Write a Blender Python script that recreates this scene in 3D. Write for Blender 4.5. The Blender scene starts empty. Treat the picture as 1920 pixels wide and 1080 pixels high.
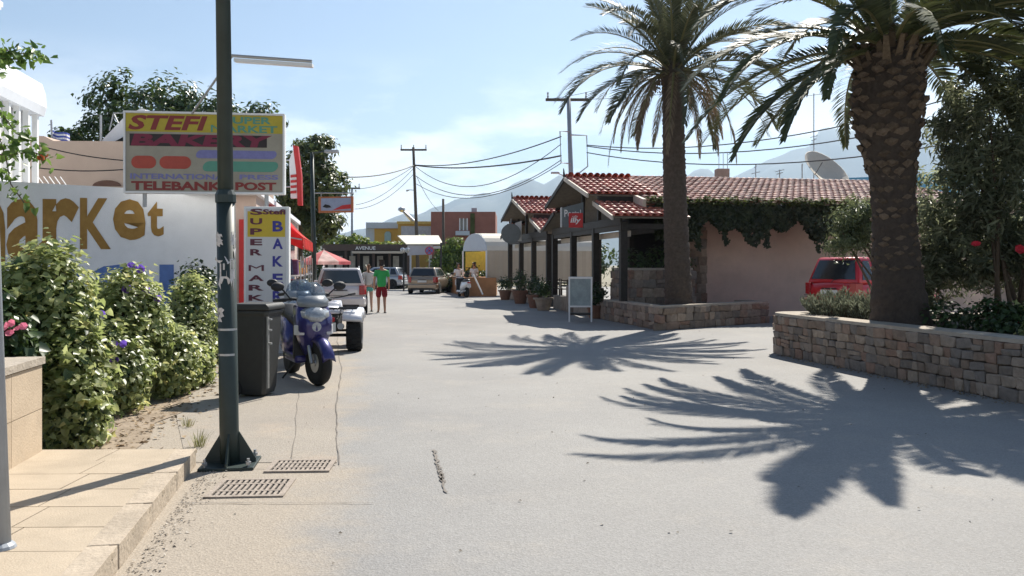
import bpy, bmesh, math, random
import numpy as np
from mathutils import Vector, Matrix, Euler
random.seed(7)
R = math.radians
sc = bpy.context.scene
col = sc.collection
# ------------------------------------------------------------------ camera
FPX, HZ, CH = 1600.0, 497.0, 1.6
cam_d = bpy.data.cameras.new('camera'); cam = bpy.data.objects.new('camera', cam_d); col.objects.link(cam)
cam.location = (0, 0, CH); cam.rotation_euler = (R(90), 0, 0)
cam_d.sensor_width = 36; cam_d.lens = 36 * FPX / 1920; cam_d.shift_y = -(540 - HZ) / 1920
cam_d.clip_end = 40000; cam_d.clip_start = .1
sc.camera = cam
# ------------------------------------------------------------------ sky, sun, exposure
SUN_EL, SUN_AZ = R(46.5), R(24.5)
SUNV = Vector((math.sin(SUN_AZ) * math.cos(SUN_EL), math.cos(SUN_AZ) * math.cos(SUN_EL), math.sin(SUN_EL)))
world = bpy.data.worlds.new('World'); sc.world = world; world.use_nodes = True
wn = world.node_tree; wn.nodes.clear()
def wnode(t, **k):
    n = wn.nodes.new(t)
    for a, v in k.items(): setattr(n, a, v)
    return n
sky = wnode('ShaderNodeTexSky', sky_type='NISHITA', sun_disc=False)
sky.sun_elevation = SUN_EL; sky.sun_rotation = SUN_AZ
sky.altitude = 10; sky.air_density = 1.0; sky.dust_density = 0.35; sky.ozone_density = 1.2
tc = wnode('ShaderNodeTexCoord')
sep = wnode('ShaderNodeSeparateXYZ'); wn.links.new(tc.outputs['Generated'], sep.inputs[0])
mp = wnode('ShaderNodeMapping'); mp.inputs['Scale'].default_value = (1.0, 1.0, 3.2); mp.inputs['Location'].default_value = (4.4, 9.1, .2)
wn.links.new(tc.outputs['Generated'], mp.inputs[0])
nz = wnode('ShaderNodeTexNoise'); nz.inputs['Scale'].default_value = 5.0; nz.inputs['Detail'].default_value = 8; nz.inputs['Roughness'].default_value = .58
wn.links.new(mp.outputs[0], nz.inputs['Vector'])
rp = wnode('ShaderNodeValToRGB'); rp.color_ramp.elements[0].position = .45; rp.color_ramp.elements[1].position = .60
wn.links.new(nz.outputs['Fac'], rp.inputs[0])
el = wnode('ShaderNodeMapRange', interpolation_type='SMOOTHSTEP')
for i, v in ((1, .25), (2, .11), (3, 0), (4, 1)): el.inputs[i].default_value = v
wn.links.new(sep.outputs['Z'], el.inputs[0])
mu = wnode('ShaderNodeMath', operation='MULTIPLY'); wn.links.new(rp.outputs[0], mu.inputs[0]); wn.links.new(el.outputs[0], mu.inputs[1])
mu2 = wnode('ShaderNodeMath', operation='MULTIPLY'); wn.links.new(mu.outputs[0], mu2.inputs[0]); mu2.inputs[1].default_value = .9
mx = wnode('ShaderNodeMix', data_type='RGBA'); wn.links.new(mu2.outputs[0], mx.inputs[0]); wn.links.new(sky.outputs[0], mx.inputs[6])
mx.inputs[7].default_value = (13.2, 13.3, 13.5, 1)
bg = wnode('ShaderNodeBackground'); bg.inputs['Strength'].default_value = .062
wo = wnode('ShaderNodeOutputWorld')
wn.links.new(mx.outputs[2], bg.inputs[0]); wn.links.new(bg.outputs[0], wo.inputs[0])
sun_d = bpy.data.lights.new('sun', 'SUN'); sun_d.energy = 5.0; sun_d.angle = R(.53); sun_d.color = (1, .94, .84)
sun = bpy.data.objects.new('sun', sun_d); col.objects.link(sun); sun.rotation_euler = SUNV.to_track_quat('Z', 'Y').to_euler(); sun.location = (0, 0, 60)
sc.view_settings.view_transform = 'Standard'; sc.view_settings.look = 'None'; sc.view_settings.gamma = 1
sc.view_settings.exposure = .86
sc.view_settings.use_curve_mapping = False
sc.render.engine = 'CYCLES'
try:
    sc.cycles.use_denoising = True; sc.cycles.denoiser = 'OPENIMAGEDENOISE'
except Exception: pass
sc.cycles.max_bounces = 7; sc.cycles.diffuse_bounces = 4; sc.cycles.transparent_max_bounces = 8; sc.cycles.volume_bounces = 0
sc.cycles.sample_clamp_indirect = 6

# ------------------------------------------------------------------ helpers
def P(x, y, Z): return Vector(((x - 960) / FPX * Z, Z, CH + (HZ - y) / FPX * Z))
def G(x, y, z=0.0):
    Z = FPX * (CH - z) / (y - HZ); return Vector(((x - 960) / FPX * Z, Z, z))
YAW = R(10.5)                                   # the street runs 10.5 degrees left of the view
UD = Vector((-math.sin(YAW), math.cos(YAW), 0)); VD = Vector((math.cos(YAW), math.sin(YAW), 0)); ZD = Vector((0, 0, 1))

class MB:
    def __init__(s): s.v = []; s.f = []; s.M = Matrix.Identity(4)
    def add(s, vs, fs):
        b = len(s.v); M = s.M
        s.v += [tuple(M @ Vector(p)) for p in vs]; s.f += [tuple(b + i for i in f) for f in fs]; return s
    def box(s, c, d, rz=0, taper=1.0):
        x, y, z = d[0] / 2, d[1] / 2, d[2] / 2; t = taper
        vs = [(-x, -y, -z), (x, -y, -z), (x, y, -z), (-x, y, -z), (-x * t, -y * t, z), (x * t, -y * t, z), (x * t, y * t, z), (-x * t, y * t, z)]
        rot = rz if isinstance(rz, Matrix) else Matrix.Rotation(rz, 3, 'Z')
        vs = [tuple(rot @ Vector(p) + Vector(c)) for p in vs]
        return s.add(vs, [(0, 3, 2, 1), (4, 5, 6, 7), (0, 1, 5, 4), (1, 2, 6, 5), (2, 3, 7, 6), (3, 0, 4, 7)])
    def quad(s, *p): return s.add(p, [tuple(range(len(p)))])
    def slab(s, pts, off):                      # polygon extruded by a vector
        n = len(pts); o = Vector(off)
        vs = [tuple(Vector(p)) for p in pts] + [tuple(Vector(p) + o) for p in pts]
        return s.add(vs, [tuple(range(n))[::-1], tuple(range(n, 2 * n))] + [(i, (i + 1) % n, n + (i + 1) % n, n + i) for i in range(n)])
    def tube(s, pts, rad, n=8, cap=True, flat=1.0):
        pts = [Vector(p) for p in pts]; m = len(pts)
        rs = rad if isinstance(rad, (list, tuple)) else [rad] * m
        vs = []; fs = []; up = Vector((0, 0, 1))
        d0 = (pts[1] - pts[0]).normalized()
        if abs(d0.z) > .9: up = Vector((1, 0, 0))
        for i, p in enumerate(pts):
            d = (pts[min(i + 1, m - 1)] - pts[max(i - 1, 0)]).normalized()
            a = d.cross(up)
            a = a.normalized() if a.length > 1e-5 else Vector((1, 0, 0))
            b = a.cross(d).normalized()
            for k in range(n):
                t = 2 * math.pi * k / n; vs.append(tuple(p + (a * math.cos(t) + b * math.sin(t) * flat) * rs[i]))
        for i in range(m - 1):
            for k in range(n):
                k2 = (k + 1) % n; fs.append((i * n + k, (i + 1) * n + k, (i + 1) * n + k2, i * n + k2))
        if cap: fs += [tuple(range(n)), tuple(range((m - 1) * n, m * n))[::-1]]
        return s.add(vs, fs)
    def lathe(s, prof, n=16, c=(0, 0, 0), axis='Z'):   # prof: (r, h)
        vs = []; fs = []; m = len(prof)
        for r, h in prof:
            for k in range(n):
                t = 2 * math.pi * k / n; a, b = r * math.cos(t), r * math.sin(t)
                p = (a, b, h) if axis == 'Z' else (h, a, b) if axis == 'X' else (b, h, a)
                vs.append((p[0] + c[0], p[1] + c[1], p[2] + c[2]))
        for i in range(m - 1):
            for k in range(n):
                k2 = (k + 1) % n; fs.append((i * n + k, i * n + k2, (i + 1) * n + k2, (i + 1) * n + k))
        fs += [tuple(range(n))[::-1], tuple(range((m - 1) * n, m * n))]
        return s.add(vs, fs)
    def loft(s, rings, cap=True):
        n = len(rings[0]); vs = [p for r in rings for p in r]; fs = []
        for i in range(len(rings) - 1):
            for k in range(n):
                k2 = (k + 1) % n; fs.append((i * n + k, i * n + k2, (i + 1) * n + k2, (i + 1) * n + k))
        if cap: fs += [tuple(range(n))[::-1], tuple(range((len(rings) - 1) * n, len(rings) * n))]
        return s.add(vs, fs)
    def mesh(s, name, material, smooth=False):
        me = bpy.data.meshes.new(name); me.from_pydata(s.v, [], s.f); me.update()
        bm = bmesh.new(); bm.from_mesh(me); bmesh.ops.recalc_face_normals(bm, faces=bm.faces); bm.to_mesh(me); bm.free()
        if material: me.materials.append(material)
        if smooth:
            me.polygons.foreach_set('use_smooth', [True] * len(me.polygons))
        return me
    def build(s, name, material, parent=None, smooth=False, bevel=0, subsurf=0, loc=None, rz=0):
        o = link(bpy.data.objects.new(name, s.mesh(name, material, smooth)), parent)
        if loc is not None: o.location = loc
        o.rotation_euler.z = rz
        if bevel:
            m = o.modifiers.new('bevel', 'BEVEL'); m.width = bevel; m.segments = 2; m.limit_method = 'ANGLE'; m.angle_limit = R(35)
        if subsurf:
            m = o.modifiers.new('sub', 'SUBSURF'); m.levels = subsurf; m.render_levels = subsurf
        return o
def link(o, parent=None):
    col.objects.link(o)
    if parent is not None: o.parent = parent
    return o
def tag(o, label=None, cat=None, group=None, kind=None):
    for k, v in (('label', label), ('category', cat), ('group', group), ('kind', kind)):
        if v: o[k] = v
    return o
def thing(name, label, cat, loc=(0, 0, 0), rz=0, group=None):
    o = link(bpy.data.objects.new(name, None)); o.location = loc; o.rotation_euler.z = rz; o.empty_display_size = .2
    return tag(o, label, cat, group)
def inst(name, me, parent, M):
    o = link(bpy.data.objects.new(name, me), parent); o.matrix_basis = M; return o
def copy_tree(o, parent=None):
    c = link(o.copy(), parent)
    for ch in list(o.children): copy_tree(ch, c)
    return c

# ------------------------------------------------------------------ materials
def newmat(name):
    m = bpy.data.materials.new(name); m.use_nodes = True; nt = m.node_tree
    return m, nt, nt.nodes['Principled BSDF'], nt.nodes['Material Output']
def N(nt, t, **k):
    n = nt.nodes.new(t)
    for a, v in k.items(): setattr(n, a, v)
    return n
def setc(c): return (c[0], c[1], c[2], 1)
def mat(name, c, rough=.7, var=.14, scale=6, bump=0, bscale=60, metal=0, c2=None, objrand=0, spec=.4, coat=0, dirt=0, detail=6, island=0):
    m, nt, b, out = newmat(name)
    geo = N(nt, 'ShaderNodeNewGeometry')
    nz = N(nt, 'ShaderNodeTexNoise'); nz.inputs['Scale'].default_value = scale; nz.inputs['Detail'].default_value = detail; nz.inputs['Roughness'].default_value = .65
    nt.links.new(geo.outputs['Position'], nz.inputs['Vector'])
    rp = N(nt, 'ShaderNodeValToRGB'); rp.color_ramp.elements[0].position = .3; rp.color_ramp.elements[1].position = .7
    d = c2 if c2 else [x * (1 + var) for x in c]; lo = c if c2 else [x * (1 - var) for x in c]
    rp.color_ramp.elements[0].color = setc(lo); rp.color_ramp.elements[1].color = setc(d)
    nt.links.new(nz.outputs['Fac'], rp.inputs[0]); src = rp.outputs[0]
    if objrand:
        oi = N(nt, 'ShaderNodeObjectInfo'); mr = N(nt, 'ShaderNodeMapRange'); mr.inputs[3].default_value = 1 - objrand; mr.inputs[4].default_value = 1 + objrand
        nt.links.new(oi.outputs['Random'], mr.inputs[0])
        hs = N(nt, 'ShaderNodeHueSaturation'); nt.links.new(src, hs.inputs['Color']); nt.links.new(mr.outputs[0], hs.inputs['Value'])
        src = hs.outputs[0]
    if island:
        mr = N(nt, 'ShaderNodeMapRange'); mr.inputs[3].default_value = 1 - island; mr.inputs[4].default_value = 1 + island
        nt.links.new(geo.outputs['Random Per Island'], mr.inputs[0]); hs = N(nt, 'ShaderNodeHueSaturation'); nt.links.new(src, hs.inputs['Color']); nt.links.new(mr.outputs[0], hs.inputs['Value']); src = hs.outputs[0]
    if dirt:
        n3 = N(nt, 'ShaderNodeTexNoise'); n3.inputs['Scale'].default_value = 1.3; n3.inputs['Detail'].default_value = 9; n3.inputs['Roughness'].default_value = .7
        nt.links.new(geo.outputs['Position'], n3.inputs['Vector'])
        r3 = N(nt, 'ShaderNodeValToRGB'); r3.color_ramp.elements[0].position = .5; r3.color_ramp.elements[1].position = .72
        r3.color_ramp.elements[1].color = (dirt, dirt, dirt, 1); r3.color_ramp.elements[0].color = (0, 0, 0, 1)
        nt.links.new(n3.outputs['Fac'], r3.inputs[0])
        mm = N(nt, 'ShaderNodeMix', data_type='RGBA'); nt.links.new(r3.outputs[0], mm.inputs[0]); nt.links.new(src, mm.inputs[6]); mm.inputs[7].default_value = setc([x * .55 for x in c])
        src = mm.outputs[2]
    nt.links.new(src, b.inputs['Base Color'])
    b.inputs['Roughness'].default_value = rough; b.inputs['Metallic'].default_value = metal
    b.inputs['Specular IOR Level'].default_value = spec
    if coat: b.inputs['Coat Weight'].default_value = coat; b.inputs['Coat Roughness'].default_value = .06
    if bump:
        n2 = N(nt, 'ShaderNodeTexNoise'); n2.inputs['Scale'].default_value = bscale; n2.inputs['Detail'].default_value = 5
        nt.links.new(geo.outputs['Position'], n2.inputs['Vector'])
        bp = N(nt, 'ShaderNodeBump'); bp.inputs['Strength'].default_value = bump; bp.inputs['Distance'].default_value = .02
        nt.links.new(n2.outputs['Fac'], bp.inputs['Height']); nt.links.new(bp.outputs[0], b.inputs['Normal'])
    return m
def huemat(name, cols, rough=.9, var=.25, scale=9, bump=.7, bscale=28):
    m = mat(name, (1, 1, 1), rough, var, scale, bump, bscale, spec=.2); nt = m.node_tree; b = nt.nodes['Principled BSDF']
    src = b.inputs['Base Color'].links[0].from_socket; oi = N(nt, 'ShaderNodeObjectInfo'); rp = N(nt, 'ShaderNodeValToRGB'); rp.color_ramp.interpolation = 'CONSTANT'
    e = rp.color_ramp.elements; e[0].color = setc(cols[0]); e[1].position = 1 / len(cols); e[1].color = setc(cols[1])
    for i, c in enumerate(cols[2:]): k = e.new((i + 2) / len(cols)); k.color = setc(c)
    nt.links.new(oi.outputs['Random'], rp.inputs[0]); mx = N(nt, 'ShaderNodeMix', data_type='RGBA', blend_type='MULTIPLY'); mx.inputs[0].default_value = 1
    nt.links.new(rp.outputs[0], mx.inputs[6]); nt.links.new(src, mx.inputs[7]); nt.links.new(mx.outputs[2], b.inputs['Base Color']); return m
def leafmat(name, c, c2, transl=.35, rough=.42, spec=.5, c3=None):
    m, nt, b, out = newmat(name)
    geo = N(nt, 'ShaderNodeNewGeometry')
    rp = N(nt, 'ShaderNodeValToRGB'); e = rp.color_ramp.elements; e[0].color = setc(c); e[1].color = setc(c2)
    if c3: k = e.new(.93); k.color = setc(c2); e[-1].color = setc(c3)
    nt.links.new(geo.outputs['Random Per Island'], rp.inputs[0])
    nz = N(nt, 'ShaderNodeTexNoise'); nz.inputs['Scale'].default_value = 2.2; nz.inputs['Detail'].default_value = 3
    nt.links.new(geo.outputs['Position'], nz.inputs['Vector'])
    mr = N(nt, 'ShaderNodeMapRange'); mr.inputs[1].default_value = .3; mr.inputs[2].default_value = .7; mr.inputs[3].default_value = .7; mr.inputs[4].default_value = 1.3
    nt.links.new(nz.outputs['Fac'], mr.inputs[0])
    hs = N(nt, 'ShaderNodeHueSaturation'); nt.links.new(rp.outputs[0], hs.inputs['Color']); nt.links.new(mr.outputs[0], hs.inputs['Value'])
    nt.links.new(hs.outputs[0], b.inputs['Base Color']); b.inputs['Roughness'].default_value = rough; b.inputs['Specular IOR Level'].default_value = spec
    tr = N(nt, 'ShaderNodeBsdfTranslucent'); h2 = N(nt, 'ShaderNodeHueSaturation'); h2.inputs['Value'].default_value = 1.5; h2.inputs['Hue'].default_value = .485
    nt.links.new(hs.outputs[0], h2.inputs['Color']); nt.links.new(h2.outputs[0], tr.inputs[0])
    mx = N(nt, 'ShaderNodeMixShader'); mx.inputs[0].default_value = transl
    nt.links.new(b.outputs[0], mx.inputs[1]); nt.links.new(tr.outputs[0], mx.inputs[2]); nt.links.new(mx.outputs[0], out.inputs['Surface'])
    return m
def glassmat(name, c=(.02, .025, .03), rough=.06):
    m, nt, b, out = newmat(name)
    b.inputs['Base Color'].default_value = setc(c); b.inputs['Roughness'].default_value = rough; b.inputs['Specular IOR Level'].default_value = .8
    nz = N(nt, 'ShaderNodeTexNoise'); nz.inputs['Scale'].default_value = 3; mr = N(nt, 'ShaderNodeMapRange'); mr.inputs[3].default_value = rough * .6; mr.inputs[4].default_value = rough * 2
    nt.links.new(nz.outputs['Fac'], mr.inputs[0]); nt.links.new(mr.outputs[0], b.inputs['Roughness'])
    return m

# ------------------------------------------------------------------ lettering (mesh cut from the built-in font)
_txt = {}
def text_mesh(s, bold=0.0):
    k = (s, bold)
    if k in _txt: return _txt[k]
    c = bpy.data.curves.new('t', 'FONT'); c.body = s; c.offset = 0 if 'M' in s or 'm' in s else bold; c.resolution_u = 3
    o = bpy.data.objects.new('t', c); col.objects.link(o)
    dg = bpy.context.evaluated_depsgraph_get(); dg.update()
    me = bpy.data.meshes.new_from_object(o.evaluated_get(dg))
    vs = [tuple(v.co) for v in me.vertices]; fs = [tuple(p.vertices) for p in me.polygons]
    bpy.data.objects.remove(o); bpy.data.curves.remove(c); bpy.data.meshes.remove(me)
    xs = [v[0] for v in vs]; ys = [v[1] for v in vs]; x0, x1, y0, y1 = min(xs), max(xs), min(ys), max(ys)
    _txt[k] = ([((v[0] - x0) / (x1 - x0), (v[1] - y0) / (y1 - y0)) for v in vs], fs)
    return _txt[k]
def lettering(s, parent, material, O, U, V, box, bold=.02, shear=0, off=.006, name='lettering'):
    """text fitted to box (u0,u1,v0,v1) in the plane O + u*U + v*V, raised by off towards U x V"""
    vs, fs = text_mesh(s, bold); U = Vector(U); V = Vector(V); Nn = U.cross(V).normalized(); O = Vector(O)
    u0, u1, v0, v1 = box; b = MB(); sh = shear * (v1 - v0)
    b.v = [tuple(O + U * (u0 + (u1 - u0 - sh) * a + sh * c) + V * (v0 + (v1 - v0) * c) + Nn * off) for a, c in vs]; b.f = fs
    me = bpy.data.meshes.new(name); me.from_pydata(b.v, [], b.f); me.materials.append(material)
    return link(bpy.data.objects.new(name, me), parent)
for a in (('STEFI', .035), ('SUPER', .03), ('MARKET', .012), ('BAKERY', .05), ('INTERNATIONAL', .03), ('PRESS', .03), ('TELEBANK', .04), ('POST', .04), ('Stefi', .04), ('AVENUE', .02), ('illy', .03), ('caffe', .0), ('Portal', .02), ('ARKET', .03), ('M', 0)): text_mesh(*a)
for ch in 'SUPERMAKTBY': text_mesh(ch, .035)
for ch in 'arKetSio': text_mesh(ch, .03)

# ------------------------------------------------------------------ foliage
rng = np.random.default_rng(11)
def leaves_mesh(name, pts, nrm, size, material, aspect=.55, heart=False, fold=.25, droop=.4):
    """one small folded leaf (two or four faces) at every point, facing nrm"""
    n = len(pts); pts = np.asarray(pts, float); nrm = np.asarray(nrm, float)
    nrm /= np.linalg.norm(nrm, axis=1, keepdims=True) + 1e-9
    t = rng.normal(size=(n, 3)); t[:, 2] -= droop
    t -= nrm * (t * nrm).sum(1, keepdims=True); t /= np.linalg.norm(t, axis=1, keepdims=True) + 1e-9
    s = np.cross(nrm, t); L = (np.asarray(size) * rng.uniform(.5, 1.4, n))[:, None]; W = L * aspect
    if heart:
        V = np.stack([pts, pts + s * W * .5 + t * L * .1 + nrm * L * fold * .5 - t * L * .15, pts + s * W * .42 + t * L * .45 + nrm * L * fold * .4,
                      pts + t * L - nrm * L * .15, pts - s * W * .42 + t * L * .45 + nrm * L * fold * .4, pts - s * W * .5 - t * L * .05 + nrm * L * fold * .5], 1)
        F = [(0, 1, 2, 3), (0, 3, 4, 5)]; k = 6
    else:
        V = np.stack([pts, pts + s * W * .5 + t * L * .45 + nrm * L * fold * .3, pts + t * L - nrm * L * .1, pts - s * W * .5 + t * L * .45 + nrm * L * fold * .3], 1)
        F = [(0, 1, 2), (0, 2, 3)]; k = 4
    b = np.arange(n)[:, None] * k
    fs = np.concatenate([b + np.array(f)[None] for f in F]) if True else None
    me = bpy.data.meshes.new(name)
    me.vertices.add(n * k); me.vertices.foreach_set('co', V.reshape(-1))
    m = len(fs); w = fs.shape[1]
    me.loops.add(m * w); me.loops.foreach_set('vertex_index', fs.reshape(-1).astype(np.int32))
    me.polygons.add(m); me.polygons.foreach_set('loop_start', (np.arange(m) * w).astype(np.int32))
    me.update(calc_edges=True); me.validate(); me.materials.append(material)
    return me
def ball(n, r=(1, 1, 1), shell=.55):
    d = rng.normal(size=(n, 3)); d /= np.linalg.norm(d, axis=1, keepdims=True)
    k = rng.uniform(shell, 1, n)[:, None]
    return d * k * np.array(r), d
def clumps(blobs, n_cl, cl_r, n_leaf, flat=.75, shell=.6):
    """blobs (centre, radii); clumps of leaves spread through them with gaps between"""
    P_, N_ = [], []; w = np.array([b[1][0] * b[1][1] + b[1][2] * b[1][0] for b in blobs], float); w /= w.sum()
    for (c, r), q in zip(blobs, w):
        k = max(1, int(n_cl * q)); p, d = ball(k, r, shell)
        for i in range(k):
            rr = cl_r * rng.uniform(.6, 1.35); a, e = ball(int(n_leaf * rng.uniform(.6, 1.4)), (rr, rr, rr * flat), .25)
            P_.append(a + p[i] + np.array(c)); N_.append(e * .8 + d[i] * .5 + np.array((0, 0, .45)) + rng.normal(size=e.shape) * .35)
    return np.concatenate(P_), np.concatenate(N_)
def mound(blobs, n, jit=.05, shell=.82, up=.35, shoots=True):
    """an even skin of leaves over overlapping mounds"""
    P_, N_ = [], []; w = np.array([b[1][0] * b[1][2] for b in blobs], float); w /= w.sum()
    for (c, r), q in zip(blobs, w):
        p, d = ball(int(n * q), r, shell); lump = 1 + .13 * np.sin(d[:, :1] * 9 + c[0] * 3) * np.cos(d[:, 2:] * 8 + c[1])
        P_.append(p * lump + np.array(c) + rng.normal(size=p.shape) * jit); N_.append(d + rng.normal(size=d.shape) * .45 + np.array((0, 0, up)))
    for (c, r), q in zip(blobs, w):           # stray shoots standing out of the skin
        for _ in range(int(n * q / 260) if shoots else 0):
            d = rng.normal(size=3); d[2] = abs(d[2]) * .8; d /= np.linalg.norm(d); p0 = np.array(c) + d * np.array(r) * .95; l = rng.uniform(.10, .30) * (r[0] + r[2]); e = d + rng.normal(size=3) * .3 + np.array((0, 0, .5)); e /= np.linalg.norm(e)
            k = int(rng.integers(5, 11)); tt = np.linspace(0, 1, k)[:, None]; P_.append(p0 + e * tt * l + np.array((0, 0, -.35)) * l * tt ** 2 + rng.normal(size=(k, 3)) * .015); N_.append(rng.normal(size=(k, 3)) * .6 + np.array((0, -.2, .8)))
    P_, N_ = np.concatenate(P_), np.concatenate(N_); ok = P_[:, 2] > .02
    return P_[ok], N_[ok]
def leafobj(name, parent, pn, size, material, **k):
    return link(bpy.data.objects.new(name, leaves_mesh(name, pn[0], pn[1], np.full(len(pn[0]), size), material, **k)), parent)
# ================================================================== THE SETTING
M_ = {}
def asphalt(name, c, c2, speck=.35, dusty=(.36, .33, .29), verge=False):
    m, nt, b, out = newmat(name); geo = N(nt, 'ShaderNodeNewGeometry'); pos = geo.outputs['Position']
    def noise(scale, det=6, ro=.6):
        n = N(nt, 'ShaderNodeTexNoise'); n.inputs['Scale'].default_value = scale; n.inputs['Detail'].default_value = det; n.inputs['Roughness'].default_value = ro
        nt.links.new(pos, n.inputs['Vector']); return n.outputs['Fac']
    def ramp(src, a, z, ca, cz):
        r = N(nt, 'ShaderNodeValToRGB'); r.color_ramp.elements[0].position = a; r.color_ramp.elements[1].position = z
        r.color_ramp.elements[0].color = setc(ca); r.color_ramp.elements[1].color = setc(cz); nt.links.new(src, r.inputs[0]); return r.outputs[0]
    def mixc(f, a, z, bt='MIX'):
        k = N(nt, 'ShaderNodeMix', data_type='RGBA', blend_type=bt)
        if isinstance(f, float): k.inputs[0].default_value = f
        else: nt.links.new(f, k.inputs[0])
        nt.links.new(a, k.inputs[6]); nt.links.new(z, k.inputs[7]) if not isinstance(z, tuple) else setattr(k.inputs[7], 'default_value', setc(z)); return k.outputs[2]
    base = ramp(noise(.35, 8, .65), .35, .68, c, c2); worn = ramp(noise(.12, 4, .5), .4, .62, (.90, .90, .91), (1.05, 1.04, 1.02)); base = mixc(1.0, base, worn, 'MULTIPLY')
    dust = ramp(noise(.8, 9, .7), .52, .75, (0, 0, 0), (.6, .6, .6))
    k = mixc(dust, base, dusty)
    if verge:                                  # dust lies thicker towards the kerb side of the street
        dt = N(nt, 'ShaderNodeVectorMath', operation='DOT_PRODUCT'); nt.links.new(pos, dt.inputs[0]); dt.inputs[1].default_value = (.98, .18, 0)
        ad = N(nt, 'ShaderNodeMath', operation='MULTIPLY_ADD'); nt.links.new(noise(1.1, 7, .65), ad.inputs[0]); ad.inputs[1].default_value = 1.8; nt.links.new(dt.outputs['Value'], ad.inputs[2])
        mr = N(nt, 'ShaderNodeMapRange', interpolation_type='SMOOTHSTEP'); nt.links.new(ad.outputs[0], mr.inputs[0])
        for i_, v_ in ((1, 1.15), (2, .35), (3, 0), (4, .85)): mr.inputs[i_].default_value = v_
        k = mixc(mr.outputs[0], k, (.36, .305, .24))
    vor = N(nt, 'ShaderNodeTexVoronoi'); vor.inputs['Scale'].default_value = 75; nt.links.new(pos, vor.inputs['Vector'])
    agg = ramp(vor.outputs['Color'], 0, 1, (1 - speck,) * 3, (1 + speck,) * 3)
    k = mixc(1.0, k, agg, 'MULTIPLY')
    fine = ramp(noise(160, 3), .35, .7, (.82,) * 3, (1.12,) * 3)
    k = mixc(1.0, k, fine, 'MULTIPLY')
    spots = ramp(noise(5.5, 5, .6), .70, .74, (1, 1, 1), (.8, .8, .8))
    k = mixc(1.0, k, spots, 'MULTIPLY')
    nt.links.new(k, b.inputs['Base Color']); b.inputs['Roughness'].default_value = .82; b.inputs['Specular IOR Level'].default_value = .35
    bp = N(nt, 'ShaderNodeBump'); bp.inputs['Strength'].default_value = .5; bp.inputs['Distance'].default_value = .006
    nt.links.new(vor.outputs['Distance'], bp.inputs['Height']); nt.links.new(bp.outputs[0], b.inputs['Normal'])
    return m
M_['asphalt'] = asphalt('asphalt', (.262, .255, .245), (.312, .304, .290), .14, verge=True)
M_['asphalt_new'] = asphalt('asphalt_new', (.252, .247, .24), (.292, .286, .275), .09, verge=True)
M_['shoulder'] = asphalt('shoulder_concrete', (.31, .275, .235), (.37, .33, .275), .13, (.47, .36, .26))
M_['earth'] = mat('earth', (.22, .17, .12), .95, scale=3, c2=(.36, .29, .22), bump=.6, bscale=25)
M_['dry'] = mat('dry_ground', (.20, .18, .13), .95, scale=.05, c2=(.28, .25, .18))
def sheet(name, pts, z, m, kind='structure', parent=None):
    b = MB(); b.quad(*[(p[0], p[1], z) for p in pts]); o = b.build(name, m, parent)
    if parent is None: o['kind'] = kind
    return o
sheet('ground', [(-9000, -400), (9000, -400), (9000, 9000), (-9000, 9000)], -.03, M_['dry'])
road = sheet('road', [(-14, -20), (40, -20), (40, 34), (22, 40), (14, 62), (-40, 70), (-60, 60), (-14, 40)], 0, M_['asphalt'])
def gpts(*xy): return [G(x, y) for x, y in xy]
sh = sheet('shoulder', [G(632, 868), G(628, 760), G(640, 690), (-3.6, 17.5), (-5.4, 27), (-7.6, 38), (-8.4, 38), (-6.2, 24), (-5.9, 16.8), G(330, 780), G(350, 868)], .004, M_['shoulder'])
# cracks and the tar seam lie in the road surface
M_['crack'] = mat('crack_dirt', (.185, .165, .145), .95, .3, 12)
def crack(pts, w, name='crack', z=.0085):
    b = MB(); L = []; Rr = []
    for i, p in enumerate(pts):
        q = Vector((p[0], p[1], 0)); d = Vector(pts[min(i + 1, len(pts) - 1)]) - Vector(pts[max(0, i - 1)]); d.z = 0
        nn = Vector((-d.y, d.x, 0)).normalized() * w * random.uniform(.3, 1); L.append((q.x + nn.x, q.y + nn.y, z)); Rr.append((q.x - nn.x, q.y - nn.y, z))
    for i in range(len(pts) - 1): b.quad(L[i], L[i + 1], Rr[i + 1], Rr[i])
    return b.build(name, M_['crack'], road)
def wig(a, b_, n, j):
    a, b_ = Vector(a), Vector(b_); return [tuple(a.lerp(b_, i / n) + Vector((random.uniform(-j, j), random.uniform(-j, j), 0)) * (0 < i < n)) for i in range(n + 1)]
crack(wig(G(636, 872), G(630, 770), 12, .012) + wig(G(630, 768), G(641, 690), 12, .012), .008, 'seam')
crack(wig(G(641, 690), (-5.4, 26, 0), 14, .03), .008, 'seam')
crack(wig(G(838, 925), G(812, 845), 26, .014), .016)
crack(wig(G(830, 905), G(822, 872), 12, .02), .012)
crack(wig(G(460, 882), G(632, 868), 10, .012), .006, 'seam')
crack(wig(G(330, 945), G(700, 945), 14, .012), .006, 'seam')
crack(wig(G(545, 885), G(560, 735), 9, .012), .005, 'seam')
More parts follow.
